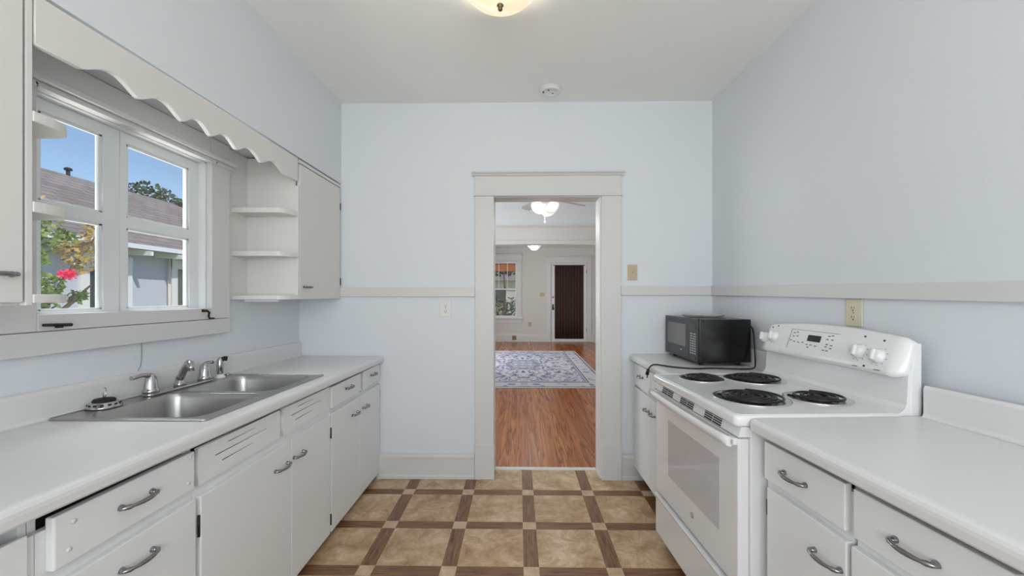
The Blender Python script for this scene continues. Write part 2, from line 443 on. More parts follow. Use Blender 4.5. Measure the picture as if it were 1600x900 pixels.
# ------------------------------------------------------------------ room shell
D, DT = 3.11, .16            # doorway wall and its thickness
XL, ZC = -1.655, 2.81        # left wall, ceiling
XS = -1.335                  # face of soffit and wall cabinets
YR = -1.6                    # rear wall behind the camera
WYR0, WYR1, WZ0, WZ1 = 1.375, 2.18, 1.285, 2.075     # sink window opening
def xr(y): return 1.436 + (D-y)*.026                    # right wall is slightly out of square
OX0, OX1, OZ = -.19, .602, 2.10                         # doorway opening

struct('floor', MB().box(-1.9, 1.8, YR-.15, D+DT+.02, -.12, 0), VINYL)
struct('floor_dining', MB().box(-1.81, 2.9, D+DT+.02, 12.6, -.12, 0), WOOD)
struct('ceiling', MB().box(-1.9, 1.8, YR-.15, D+DT, ZC, ZC+.12), CEIL)
struct('ceiling_dining', MB().box(-1.81, 2.9, D+DT, 12.6, ZC, ZC+.12), CEIL)
m = MB()
m.box(XL-.08, XL, YR-.15, WYR0, 0, ZC).box(XL-.08, XL, WYR1, D, 0, ZC)
m.box(XL-.08, XL, WYR0, WYR1, 0, WZ0).box(XL-.08, XL, WYR0, WYR1, WZ1, ZC)
struct('wall_left', m, WALL)
struct('wall_soffit', MB().box(XL, XS, YR, D, 2.205, ZC), WALL)
m = MB().prism([(xr(D+.001), D), (xr(YR), YR), (xr(YR)+.15, YR), (xr(D)+.19, D)], 0, ZC, 'xy')
struct('wall_right', m, WALL)
m = MB()
m.box(-1.815, OX0-.02, D, D+DT, 0, ZC).box(OX1+.02, 2.9, D, D+DT, 0, ZC).box(OX0-.02, OX1+.02, D, D+DT, OZ+.02, ZC)
struct('wall_back', m, WALL)
m = MB()
m.box(-1.9, -1.2, YR-.15, YR, 0, ZC).box(1.3, 1.8, YR-.15, YR, 0, ZC).box(-1.2, 1.3, YR-.15, YR, 0, .8).box(-1.2, 1.3, YR-.15, YR, 2.5, ZC)
struct('wall_rear', m, WALL)
m = MB().box(-1.2, -1.13, YR-.05, YR+.01, .8, 2.5).box(1.23, 1.3, YR-.05, YR+.01, .8, 2.5).box(-1.13, 1.23, YR-.05, YR+.01, .8, .87).box(-1.13, 1.23, YR-.05, YR+.01, 2.43, 2.5).box(.02, .08, YR-.05, YR+.005, .87, 2.43)
struct('added_rear_window', m, SASH)  # unseen window, added to carry the rear fill lamp

# doorway: jambs, casings, head, cap, plinth blocks
tr = structroot('trim_1', (0, D, 0))
def tp(name, mb, bevel=.003): return part(name, mb, TRIM, tr, bevel)
tp('jamb', MB().box(OX0-.02, OX0, D, D+DT, 0, OZ)); tp('jamb', MB().box(OX1, OX1+.02, D, D+DT, 0, OZ)); tp('jamb', MB().box(OX0-.02, OX1+.02, D, D+DT, OZ, OZ+.02))
tp('casing', MB().box(-.325, -.185, D-.022, D, .25, 2.105)); tp('casing', MB().box(.615, .757, D-.022, D, .25, 2.105))
tp('plinth_block', MB().box(-.328, -.182, D-.03, D, 0, .257)); tp('plinth_block', MB().box(.612, .762, D-.03, D, 0, .257))
m = MB().box(-.336, .768, D-.03, D, 2.105, 2.122); tp('head_fillet', m)
tp('head_casing', MB().box(-.328, .757, D-.024, D, 2.122, 2.255))
m = MB().prism([(D, 2.255), (D-.03, 2.255), (D-.036, 2.265), (D-.052, 2.274), (D-.052, 2.284), (D, 2.284)], -.348, .778, 'yz'); tp('head_cap', m, .001)
# other face of the same doorway
tp('casing', MB().box(-.325, -.185, D+DT, D+DT+.022, 0, 2.105)); tp('casing', MB().box(.615, .757, D+DT, D+DT+.022, 0, 2.105)); tp('head_casing', MB().box(-.328, .757, D+DT, D+DT+.024, 2.105, 2.255))
struct('trim_2', MB().prism([(D+DT-.012, 0), (D+DT-.008, .007), (D+DT+.03, .007), (D+DT+.034, 0)], OX0, OX1, 'yz'), TRIM)   # threshold strip

# chair rails
m = MB().box(-1.655, -.326, D-.02, D, 1.357, 1.425); struct('trim_3', m, TRIM, bevel=.003)
m = MB().box(.758, xr(D), D-.02, D, 1.368, 1.437); struct('trim_4', m, TRIM, bevel=.003)
ya, yb = D-.021, -1.55
def rz(y, z0): return z0 - (D-y)*.014
m = MB().loft([[(xr(y)-.02, y, rz(y, 1.368)), (xr(y)+.002, y, rz(y, 1.368)), (xr(y)+.002, y, rz(y, 1.368)+.069-.004*(D-y)), (xr(y)-.02, y, rz(y, 1.368)+.069-.004*(D-y))] for y in (ya, yb)], smooth=False)
struct('trim_5', m, TRIM, bevel=.003)
# baseboards on the doorway wall
def baseboard(name, x0, x1):
    m = MB().prism([(D, 0), (D-.026, 0), (D-.026, .02), (D-.018, .028), (D-.018, .148), (D-.024, .153), (D-.024, .168), (D-.013, .178), (D-.013, .188), (D, .190)], x0, x1, 'yz')
    struct(name, m, TRIM)
baseboard('baseboard_left', -1.06, -.33); baseboard('baseboard_right', .765, .93)

# ------------------------------------------------------------------ sink window
win = structroot('window_1', (XL, 1.78, WZ0))
CF = XL+.030
def wp(name, mb, mat=TRIM, bevel=.003, parent=None, label=None): return part(name, mb, mat, parent or win, bevel, label)
# frame lining the opening
wp('frame', MB().box(XL-.08, XL, WYR0-.001, WYR0+.012, WZ0, WZ1).box(XL-.08, XL, WYR1-.012, WYR1+.001, WZ0, WZ1).box(XL-.08, XL, WYR0, WYR1, WZ1-.012, WZ1+.001), SASH, .001)
wp('sill', MB().box(XL-.11, CF-.002, WYR0+.001, WYR1-.001, WZ0-.015, WZ0+.012), SASH)
wp('casing', MB().box(XL, CF, WYR1-.003, 2.315, 1.24, 2.203)); wp('casing', MB().box(XL, CF, 1.215, WYR0+.003, 1.24, 2.203))
wp('head_casing', MB().box(XL, CF-.004, WYR0+.003, WYR1-.003, WZ1-.008, 2.203))
wp('ledge', MB().box(XL, CF+.030, 1.05, 2.343, 2.086, 2.106)); wp('ledge_moulding', MB().box(CF-.004, CF+.012, 1.05, 2.318, 2.066, 2.086))
wp('stool', MB().box(XL, CF, WYR0+.003, WYR1-.003, 1.24, 1.298)); wp('apron', MB().box(XL, CF, .3, 2.315, 1.158, 1.238))
wp('casing_block', MB().box(XL, CF-.004, .3, 1.205, 1.24, 1.335))
# pair of casement sashes
SX = -1.70
def sash(y0, y1, sa, sb, name='sash'):
    z0, z1 = WZ0+.010, WZ1-.012
    gy0, gy1, gz0, gz1 = y0+sa, y1-sb, z0+.012, z1-.046
    mz0, mz1 = 1.655, 1.700
    me = plate([(y0, z0), (y1, z0), (y1, z1), (y0, z1)], [[(gy0, mz0), (gy1, mz0), (gy1, gz0), (gy0, gz0)], [(gy0, gz1), (gy1, gz1), (gy1, mz1), (gy0, mz1)]], .036, .003)
    s = wp(name, MB().add_mesh(me, YZ(SX-.008)), SASH, 0)
    # glazing beads round both panes
    mb = MB()
    for a, c in ((gz0, mz0), (mz1, gz1)):
        for q in ((gy0, gy0+.012, a, c), (gy1-.012, gy1, a, c)): mb.box(SX-.006, SX+.005, q[0]-.002, q[1], q[2], q[3])
        mb.box(SX-.006, SX+.005, gy0, gy1, a-.002, a+.008); mb.box(SX-.006, SX+.005, gy0, gy1, c-.010, c+.002)
    wp('glazing_bead', mb, SASH, .002, s)
    for a, c in ((gz0, mz0), (mz1, gz1)):
        wp('pane', MB().box(SX-.009, SX-.006, gy0-.004, gy1+.004, a-.004, c+.004), GLASS, 0, s, 'clear slightly dusty glass')
sash(WYR0+.012, 1.735, .050, .070); sash(1.737, WYR1-.012, .030, .060)
# black hardware on the apron: cockspur latch and hook
lt = wp('latch', MB().tube([(CF+.012, 1.385, 1.262), (CF+.012, 1.475, 1.258)], [.005, .006], 8), DARKM, 0, None, 'black iron latch')
wp('pin', MB().box(CF-.001, CF+.016, 1.43, 1.446, 1.249, 1.259), DARKM, .002, lt)
hk = wp('hook', MB().tube([(CF+.004, 2.115, 1.286), (CF+.014, 2.125, 1.285), (CF+.016, 2.138, 1.276), (CF+.014, 2.135, 1.258), (CF+.014, 2.142, 1.245), (CF+.014, 2.175, 1.244)], [.007, .0065, .0055, .005, .005, .0045], 8), DARKM, 0, None, 'black iron hook')
wp('base_plate', MB().box(CF-.001, CF+.005, 2.105, 2.126, 1.279, 1.293), DARKM, .002, hk)
wp('bracket', MB().tube([(CF+.004, 2.205, 2.088), (CF+.012, 2.198, 2.075), (CF+.008, 2.194, 2.066)], .003, 6), DARKM, 0)
wp('bracket', MB().tube([(CF+.004, 1.36, 2.088), (CF+.012, 1.367, 2.075), (CF+.008, 1.371, 2.066)], .003, 6), DARKM, 0)

# ------------------------------------------------------------------ wall cabinets, shelves, valance
def pull(parent, p, L=.115, axis='y', out=(1, 0, 0), mat=HANDLEM, local=False, proj=.026):
    """arched chrome bow pull with pointed feet"""
    ax_ = Vector((0, 1, 0)) if axis == 'y' else Vector((0, 0, 1))
    o_ = Vector(out); p = Vector(p)
    pts, rad = [], []
    N = 14
    for k in range(N+1):
        t = -1+2*k/N
        h = proj*max(0, 1-abs(t)**2.6)**.8
        pts.append(tuple(p + ax_*(t*L/2) + o_*(h+.003)))
        rad.append(.0022+.0042*(1-abs(t)**1.5) + (.003 if .62 < abs(t) < .9 else 0))
    mb = MB().tube(pts, rad, 8)
    for s_ in (-1, 1):
        c = p + ax_*(s_*L*.40)
        M = Matrix.Translation(c) @ o_.to_track_quat('Z', 'Y').to_matrix().to_4x4()
        mb.lathe([(.0085, 0), (.0085, .004), (.006, .009), (.005, .02)], n=10, M=M)
    return part('handle', mb, mat, parent, local=local)

def hinge(parent, p, h=.05, out=(1, 0, 0), local=False):
    mb = MB().tube([(p[0], p[1], p[2]-h/2), (p[0], p[1], p[2]+h/2)], .0042, 8)
    return part('hinge', mb, DARKM, parent, local=local)

def qshelf(y_side, y_out, z0, z1):
    """open end shelf whose free front corner is rounded"""
    d = 1 if y_out > y_side else -1
    w = abs(y_out-y_side); r = .085
    poly = [(XL+.002, y_side), (XS, y_side)]
    x1, yo = XS, y_out
    for k in range(9):
        a = PI/2*k/8
        poly.append((x1-r*.75*(1-math.cos(a)), yo-d*(w-.01)*(1-math.sin(a))))
    poly.append((XL+.002, yo))
    return MB().prism(poly, z0, z1, 'xy')

CB, CT = 1.341, 2.195
wc = thing('wall_cabinet', 'white wall cabinet with one door beside the doorway wall, right of the window', 'cabinet', ((XL+XS)/2, 2.8, CB))
m = MB().box(XL+.002, XS-.021, 2.497, 2.515, CB, CT).box(XL+.002, XS-.021, D-.02, D-.002, CB, CT).box(XL+.002, XS-.021, 2.515, D-.02, CB, CB+.018).box(XL+.002, XS-.021, 2.515, D-.02, CT-.018, CT).box(XL+.002, XL+.012, 2.515, D-.02, CB+.018, CT-.018)
part('carcass', m, SHELF, wc, .002)
part('side_edge', MB().box(XS-.021, XS, 2.495, 2.512, CB, 2.03), SHELF, wc, .002)
part('face_rail', MB().box(XS-.021, XS-.002, 2.515, D-.003, 2.175, CT), SHELF, wc, .001)
d = part('door', MB().box(XS-.020, XS, 2.518, 3.088, 1.343, 2.168), SHELF, wc, .003)
pull(d, (XS, 2.60, 1.418), .095)
hinge(wc, (XS-.002, 3.096, 1.47)); hinge(wc, (XS-.002, 3.096, 2.03))
for a, c in ((1.842, 1.872), (1.592, 1.622), (CB, 1.366)):
    part('shelf', qshelf(2.497, 2.362, a, c), SHELF, wc, .003)
part('back_panel', MB().box(XL+.001, XL+.008, 2.316, 2.497, CB, CT), SHELF, wc, .001)
part('under_strip', MB().box(-1.60, -1.40, 2.40, 2.425, CB-.012, CB), SASH, wc, .002)

wc2 = thing('wall_cabinet', 'white wall cabinet at the left edge, left of the window, with rounded end shelves', 'cabinet', ((XL+XS)/2, .8, 1.335))
m = MB().box(XL+.032, XS-.021, 1.107, 1.123, 1.335, CT).box(XL+.032, XS-.021, .40, .418, 1.335, CT).box(XL+.032, XS-.021, .418, 1.107, 1.335, 1.353).box(XL+.032, XS-.021, .418, 1.107, CT-.018, CT).box(XL+.032, XL+.04, .418, 1.107, 1.353, CT-.018)
part('carcass', m, SHELF, wc2, .002)
part('side_edge', MB().box(XS-.021, XS-.002, 1.1065, 1.123, 1.335, CT), SHELF, wc2, .002)
part('face_rail', MB().box(XS-.021, XS-.002, .402, 1.106, 2.175, CT), SHELF, wc2, .001)
d = part('door', MB().box(XS-.020, XS, .425, 1.100, 1.343, 2.168), SHELF, wc2, .003)
pull(d, (XS, 1.035, 1.418), .095)
for a, c in ((1.842, 1.872), (1.592, 1.622), (CB, 1.366)):
    mb = qshelf(1.123, 1.252, a, c)
    for v in mb.bm.verts: v.co.x = max(v.co.x, CF+.001)
    part('shelf', mb, SHELF, wc2, .003)

# scalloped valance bridging the two cabinets
zv = 2.056
pts = [(1.127, CT), (1.127, zv)]
cusps = [1.252, 1.447, 1.636, 1.790, 1.955, 2.145, 2.359]
y = 1.2
pts.append((1.2, zv))
for a, c in zip(cusps, cusps[1:]):
    for k in range(14):
        t = k/14
        pts.append((a+(c-a)*t, zv+.040*(math.sin(PI*t)**1.35)))
pts += [(2.359, zv), (2.43, zv), (2.494, zv), (2.494, CT)]
me = plate(pts, (), .020, .002)
val = MB().add_mesh(me, YZ(XS-.010))
solo('scalloped_valance', val, SHELF, 'white wavy-edged wooden valance board above the window', 'valance')

# ------------------------------------------------------------------ left base cabinets
FX, DX = -1.06, -1.04          # face frame plane, door face
BX = XL+.003
def carcass(parent, y0, y1, zb, mat=CAB, top=.872, x0=BX, fx=FX, inward=1):
    m = MB().box(x0, fx-.018, y0, y0+.016, zb, top).box(x0, fx-.018, y1-.016, y1, zb, top).box(x0, x0+.008, y0+.016, y1-.016, zb, top).box(x0, fx-.018, y0+.016, y1-.016, zb, zb+.016)
    part('carcass', m, mat, parent, .001)
    part('face_frame', MB().box(fx-.018, fx, y0, y1, zb, .838), mat, parent, .0015)
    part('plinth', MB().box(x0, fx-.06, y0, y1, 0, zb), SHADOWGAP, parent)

ZB = .045
# far left unit by the doorway wall: two drawers over two doors
c1_ = thing('base_cabinet', 'white base cabinet with two drawers over two doors, against the doorway wall left side', 'cabinet', (-1.33, 2.7, 0))
carcass(c1_, 2.291, D-.003, ZB)
for y0, y1 in ((2.300, 2.730), (2.775, 3.100)):
    d = part('drawer', MB().box(FX-.001, DX, y0, y1, .735, .855), CAB, c1_, .003)
    pull(d, (DX, (y0+y1)/2+.01, .805), .10)
part('gap_shade_strip', MB().box(FX-.002, FX+.003, 2.752, 2.773, .722, .850), SHADOWGAP, c1_, 0, 'dark strip for the shaded gap between drawers')  # added dark strip, stands in for shade in the drawer gap
for y0, y1, yh in ((2.297, 2.698, 2.62), (2.702, 3.102, 2.79)):
    d = part('door', MB().box(FX-.001, DX, y0, y1, ZB+.004, .706), CAB, c1_, .003)
    pull(d, (DX, yh, .617), .10)
hinge(c1_, (DX-.004, 2.2960, .60), .06); hinge(c1_, (DX-.004, 3.1035, .63), .05); hinge(c1_, (DX-.004, 2.2960, .12), .06)
# sink unit: two slotted false fronts over two doors
c2_ = thing('base_cabinet', 'white sink base cabinet with two slotted panels over two doors', 'cabinet', (-1.33, 1.8, 0))
carcass(c2_, 1.333, 2.289, ZB)
def slotted(y0, y1, z0, z1, yc):
    w = y1-y0
    holes = []
    for a, c, z in ((-.085, .075, .098), (-.15, .15, .072), (-.115, .06, .043)):
        k = w/.47
        holes.append([(yc+a*k, z0+z-.0018), (yc+c*k, z0+z-.0018), (yc+c*k, z0+z+.0018), (yc+a*k, z0+z+.0018)])
    me = plate([(y0, z0), (y1, z0), (y1, z1), (y0, z1)], holes, .014, 0)
    p = part('vent_panel', MB().add_mesh(me, YZ(FX+.007)), CAB, c2_)
    part('slot_backing', MB().box(FX-.0008, FX+.001, y0+.05, y1-.05, z0+.03, z1-.02), SHADOWGAP, p)
slotted(1.342, 1.806, .740, .862, 1.565); slotted(1.832, 2.282, .740, .860, 2.04)
d = part('door', MB().box(FX-.001, DX, 1.345, 1.883, ZB+.004, .704), CAB, c2_, .003); pull(d, (DX, 1.805, .612), .115)
d = part('door', MB().box(FX-.001, DX, 1.888, 2.280, ZB+.004, .704), CAB, c2_, .003); pull(d, (DX, 1.945, .615), .10)
hinge(c2_, (DX-.004, 1.3405, .61), .07); hinge(c2_, (DX-.004, 2.2845, .60), .05); hinge(c2_, (DX-.004, 1.3405, .15), .07)
# drawer stack
c3_ = thing('base_cabinet', 'white drawer base cabinet left of the sink unit, with two chrome-handled drawers', 'cabinet', (-1.33, 1.1, 0))
carcass(c3_, .895, 1.331, ZB)
d = part('drawer', MB().box(FX-.001, DX+.001, .913, 1.318, .742, .864), CAB, c3_, .004); pull(d, (DX+.001, 1.115, .808), .115)
for yy, zz in ((.955, .835), (.945, .775), (1.30, .85), (1.292, .772)):
    part('peg', MB().lathe([(.0065, 0), (.0055, .002), (.001, .003)], n=10, M=Matrix.Translation((DX+.001, yy, zz)) @ Matrix.Rotation(PI/2, 4, 'Y')), TRIM, d)
d = part('drawer', MB().box(FX-.001, DX, .913, 1.325, .40, .708), CAB, c3_, .003); pull(d, (DX, 1.118, .642), .115)
d = part('drawer', MB().box(FX-.001, DX, .913, 1.325, ZB+.004, .38), CAB, c3_, .003); pull(d, (DX, 1.118, .31), .115)
# near end unit at the picture's left edge
c4_ = thing('base_cabinet', 'white base cabinet at the lower left corner with a plain front', 'cabinet', (-1.33, .55, 0))
carcass(c4_, .10, .893, ZB)
d = part('drawer', MB().box(FX-.001, DX-.008, .12, .872, .735, .850), CAB, c4_, .003); pull(d, (DX-.008, .45, .79), .115)
d = part('door', MB().box(FX-.001, DX-.008, .12, .872, ZB+.004, .722), CAB, c4_, .003); pull(d, (DX-.008, .79, .62), .115)

# ------------------------------------------------------------------ left countertop, sink, taps (all on one slightly sloping top)
def slope(v):            # old counter falls away a little towards the doorway
    v.z += -.010*(v.y-2.0)
def slope_mb(mb):
    for v in mb.bm.verts: slope(v.co)
    return mb
ZT = .925
FXC = -1.010
def front_profile(z=ZT, x=FXC, th=.045):
    return [(x-.020, z), (x-.012, z-.0015), (x-.005, z-.006), (x-.001, z-.013), (x, z-.022), (x-.001, z-th+.006), (x-.006, z-th), (x-.022, z-th), (x-.024, z-.030)]
SKX0, SKX1, SKY0, SKY1 = -1.628, -1.073, 1.405, 2.285
ct = thing('countertop', 'white laminate countertop with backsplash along the left wall under the window', 'countertop', (-1.33, 1.6, .89))
m = MB()
hx0, hx1, hy0, hy1 = SKX0+.02, SKX1-.02, SKY0+.02, SKY1-.02
yN, yF = .10, D-.004
fp = front_profile()
m.prism([(hx1, ZT-.030), (hx1, ZT)]+fp, yN, yF)
bsx = XL+.020
m.box(bsx-.004, hx0, yN, yF, ZT-.03, ZT)
m.box(hx0, hx1, yN, hy0, ZT-.03, ZT).box(hx0, hx1, hy1, yF, ZT-.03, ZT)
part('top', slope_mb(m), LAM, ct)
m = MB().prism([(XL+.001, ZT-.03), (bsx-.004, ZT-.03), (bsx-.004, ZT), (bsx+.012, ZT+.0005), (bsx+.004, ZT+.004), (bsx+.0005, ZT+.012), (bsx, ZT+.09), (bsx-.003, ZT+.102), (bsx-.010, ZT+.106), (XL+.001, ZT+.106)], yN, yF)
part('backsplash', slope_mb(m), LAM, ct)

sk = thing('kitchen_sink', 'double bowl stainless steel sink set into the left countertop', 'sink', (-1.35, 1.845, .93))
b1 = (-1.530, -1.118, 1.440, 1.815); b2 = (-1.530, -1.118, 1.862, 2.245)
outer = rrect(SKX0, SKX1, SKY0, SKY1, .015)
me = plate(outer, [rrect(*b1, .055), rrect(*b2, .055)], .005, .0015)
part('deck', slope_mb(MB().add_mesh(me, Matrix.Translation((0, 0, ZT+.003)))), STEEL, sk)
m = MB()
def ridge(a):   # raised lip round the deck
    n_ = len(a)
    m.tube([(p[0], p[1], ZT+.0055) for p in a+[a[0]]], .003, 6)
ridge(rrect(SKX0+.004, SKX1-.004, SKY0+.004, SKY1-.004, .014))
part('raised_rim', slope_mb(m), STEEL, sk)
for (x0, x1, y0, y1) in (b1, b2):
    rings = []
    for ins, z, r in ((0, ZT+.005, .055), (.003, ZT-.002, .055), (.006, ZT-.02, .055), (.014, ZT-.12, .055), (.020, ZT-.145, .055), (.034, ZT-.162, .05), (.06, ZT-.168, .045)):
        rings.append([(a, c, z) for a, c in rrect(x0+ins, x1-ins, y0+ins, y1-ins, r)])
    rings.append([((x0+x1)/2+(a-(x0+x1)/2)*.25, (y0+y1)/2+(c-(y0+y1)/2)*.25, ZT-.173) for a, c in rrect(x0+.06, x1-.06, y0+.06, y1-.06, .045)])
    bw_ = part('bowl', slope_mb(MB().loft(rings, cap0=False, cap1=True)), STEEL, sk)
    cx_, cy_ = (x0+x1)/2, (y0+y1)/2
    part('drain', slope_mb(MB().lathe([(.045, ZT-.172), (.045, ZT-.169), (.036, ZT-.168), (.030, ZT-.1715), (.0, ZT-.1715)], (cx_, cy_, 0))), CHROME, bw_)
# small leftover tap hole cover and clip on the deck
part('hole_cover', slope_mb(MB().lathe([(.014, ZT+.0055), (.013, ZT+.012), (.008, ZT+.016), (0, ZT+.017)], (-1.60, 2.262, 0), 14)), CHROME, sk)

ZD = ZT+.0055
fa = thing('faucet', 'chrome two-handle kitchen faucet at the back of the sink', 'faucet', (-1.583, 1.93, ZD))
part('base_plate', slope_mb(MB().add_mesh(plate(rrect(-1.610, -1.556, 1.735, 2.105, .026), (), .012, .004), Matrix.Translation((0, 0, ZD+.0065)))), CHROME, fa)
def tap_handle(y, d):
    c = (-1.583, y, ZD+.012)
    h = part('tap_handle', slope_mb(MB().lathe([(.030, 0), (.0305, .012), (.026, .017), (.0255, .022), (.023, .046), (.019, .066), (.014, .078), (.006, .084), (0, .085)], c, 20)), CHROME, fa)
    x, y_, z = c
    k = 1 if d < 0 else .62
    part('lever', slope_mb(MB().tube([(x, y_, z+.066), (x, y_+d*k*.020, z+.079), (x-.001, y_+d*k*.044, z+.082), (x-.002, y_+d*k*.068, z+.078), (x-.003, y_+d*k*.088, z+.078)], [.012, .010, .008, .0075, .0095], 10)), CHROME, h)
tap_handle(1.765, -1); tap_handle(2.072, 1)
c = (-1.583, 1.918, ZD+.012)
part('spout', slope_mb(MB().lathe([(.024, 0), (.024, .012), (.018, .018), (.017, .04), (.012, .048), (0, .05)], c, 20)
     .tube([(c[0]-.004, c[1]+.003, c[2]+.022), (c[0]+.025, c[1]-.016, c[2]+.060), (c[0]+.062, c[1]-.040, c[2]+.096), (c[0]+.085, c[1]-.056, c[2]+.114), (c[0]+.105, c[1]-.070, c[2]+.114), (c[0]+.116, c[1]-.078, c[2]+.100), (c[0]+.117, c[1]-.079, c[2]+.082)],
           [.015, .0155, .0155, .0145, .0135, .013, .0125], 14)), CHROME, fa)
sp_ = thing('side_sprayer', 'chrome and black pull-out sprayer beside the faucet, far end of the sink deck', 'sprayer', (-1.585, 2.182, ZD))
c = (-1.585, 2.182, ZD)
part('collar', slope_mb(MB().lathe([(.024, 0), (.024, .006), (.018, .012), (.016, .018), (0, .0181)], c, 18)), ENAMS, sp_)
part('body', slope_mb(MB().lathe([(.012, .018), (.0155, .03), (.0165, .06), (.015, .085), (.013, .098), (.008, .106), (0, .108)], c, 16)), CHROME, sp_)
part('spray_head', slope_mb(MB().tube([(c[0], c[1], c[2]+.092), (c[0]+.012, c[1]+.012, c[2]+.100), (c[0]+.022, c[1]+.022, c[2]+.098)], [.011, .012, .0135], 12)), DARKM, sp_, label='black spray head')
st_ = thing('sink_strainer', 'steel sink strainer basket with black seal and wire loop on the sink deck corner', 'strainer', (-1.585, 1.565, ZD))
c = (-1.585, 1.565, ZD+.0005)
part('basket', slope_mb(MB().lathe([(.050, 0), (.054, .003), (.054, .008), (.048, .011), (.0465, .02), (.042, .024), (.036, .024), (0, .0235)], c, 28)), CHROME, st_)
part('seal', slope_mb(MB().lathe([(.034, .0237), (.035, .028), (.031, .034), (.012, .036), (0, .036)], c, 22)), RUBBER, st_, label='black rubber seal')
part('wire_loop', slope_mb(MB().tube([(c[0], c[1]+.003, c[2]+.035), (c[0], c[1]+.006, c[2]+.050), (c[0], c[1]+.008, c[2]+.066), (c[0], c[1]+.004, c[2]+.076), (c[0], c[1]-.003, c[2]+.075), (c[0], c[1]-.006, c[2]+.064), (c[0], c[1]-.004, c[2]+.048), (c[0], c[1]-.001, c[2]+.035)], .0013, 6)), CHROME, st_)
m = MB()
for k in range(14):
    a = 2*PI*k/14
    M = Matrix.Translation((c[0]+.0470*math.cos(a), c[1]+.0470*math.sin(a), c[2]+.0155)) @ Matrix.Rotation(a, 4, 'Z')
    mm_ = MB().box(-.0005, .0012, -.005, .005, -.003, .003); mm_.xform(M); t_ = mm_.mesh('t'); m.bm.from_mesh(t_); bpy.data.meshes.remove(t_)
part('slots', slope_mb(m), RUBBER, st_)
m = MB().tube([(XL+.003, 1.795, 1.158), (XL+.003, 1.797, 1.10), (XL+.0025, 1.793, 1.06), (XL+.0025, 1.78, 1.036)], .0012, 5)
solo('wire', m, MARK, 'thin grey wire hanging on the wall under the window apron', 'wire')

# ------------------------------------------------------------------ right: far cabinet, counter, range, near cabinet, counter
RFX = .872                       # face-frame plane of the far right cabinet
RX1_ = 1.434
SY0, SY1 = 1.472, 2.278          # range extents along the wall
rc = thing('base_cabinet', 'white base cabinet beyond the range, in the right corner by the doorway', 'cabinet', (1.15, 2.7, 0))
ZR = .10
m = MB().box(RFX+.018, RX1_, 2.310, 2.326, ZR, .89).box(RFX+.018, RX1_, D-.019, D-.003, ZR, .89).box(RX1_-.01, RX1_, 2.326, D-.019, ZR, .89).box(RFX+.018, RX1_-.01, 2.326, D-.019, ZR, ZR+.016)
part('carcass', m, CAB, rc, .001)
part('face_frame', MB().box(RFX, RFX+.018, 2.310, D-.003, ZR, .89), CAB, rc, .0015)
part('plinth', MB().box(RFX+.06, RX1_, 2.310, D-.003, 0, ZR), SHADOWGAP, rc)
for y0, y1 in ((2.314, 2.700), (2.708, 3.095)):
    d = part('drawer', MB().box(RFX-.020, RFX+.001, y0, y1, .715, .872), CAB, rc, .003); pull(d, (RFX-.020, (y0+y1)/2, .80), .095, out=(-1, 0, 0))
for y0, y1, yh in ((2.314, 2.700, 2.645), (2.703, 3.095, 2.765)):
    d = part('door', MB().box(RFX-.020, RFX+.001, y0, y1, ZR+.008, .698), CAB, rc, .003); pull(d, (RFX-.020, yh, .607), .085, out=(-1, 0, 0))

def right_profile(x, z, th=.045):
    return [(x+.022, z), (x+.013, z-.0015), (x+.005, z-.006), (x+.001, z-.013), (x, z-.022), (x+.001, z-th+.006), (x+.006, z-th), (x+.022, z-th), (x+.024, z-.03)]
rct = thing('countertop', 'short white laminate countertop under the microwave, between range and doorway wall', 'countertop', (1.12, 2.7, .9))
m = MB().prism(right_profile(.822, .935)+[(RX1_-.02, .905), (RX1_-.02, .935)], 2.306, D-.003)
part('top', m, LAM, rct)
m = MB().prism([(RX1_+.001, .905), (RX1_-.02, .905), (RX1_-.02, .935), (RX1_-.030, .9355), (RX1_-.022, .94), (RX1_-.02, .95), (RX1_-.02, 1.03), (RX1_-.015, 1.04), (RX1_+.001, 1.04)], 2.306, D-.003)
part('backsplash', m, LAM, rct)

# near right run: local frame x into the cabinet, y towards the range
A = math.radians(3.5)
P0 = (.803, 1.456)
nc = thing('countertop', 'white laminate countertop in the right foreground next to the range', 'countertop', (P0[0], P0[1], .89), A)
def nloc(mb): return mb.xform(Matrix.Translation((0, 0, -.89)))
YN = -1.13
m = MB().prism(right_profile(0, .936)+[(.618, .906), (.618, .936)], YN, 0)
o = part('top', nloc(m), LAM, nc, local=True)
m = MB().prism([(.634, .906), (.618, .906), (.618, .936), (.608, .9365), (.615, .941), (.618, .95), (.618, 1.035), (.623, 1.046), (.634, 1.046)], YN, -.01)
part('backsplash', nloc(m), LAM, nc, local=True)

def near_unit(label, y0, y1, dy0, dy1, hy, door, dh, hy_hinge):
    t = thing('base_cabinet', label, 'cabinet', (P0[0], P0[1], 0), A)
    m = MB().box(.078, .635, y0, y0+.016, ZB, .89).box(.078, .635, y1-.016, y1, ZB, .89).box(.625, .635, y0+.016, y1-.016, ZB, .89).box(.078, .625, y0+.016, y1-.016, ZB, ZB+.016)
    part('carcass', m, CAB, t, .001, local=True)
    part('face_frame', MB().box(.060, .078, y0, y1, ZB, .842), CAB, t, .0015, local=True)
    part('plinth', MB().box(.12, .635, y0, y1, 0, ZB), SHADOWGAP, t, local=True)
    d = part('drawer', MB().box(.040, .061, dy0, dy1, .736, .863), CAB, t, .003, local=True)
    pull(d, (.040, hy, .797), .112, out=(-1, 0, 0), local=True)
    d = part('door', MB().box(.040, .061, door[0], door[1], ZB+.004, .711), CAB, t, .003, local=True)
    pull(d, (.040, dh, .626), .112, out=(-1, 0, 0), local=True)
    hinge(t, (.046, hy_hinge, .64), .05, local=True); hinge(t, (.046, hy_hinge, .14), .05, local=True)
    return t
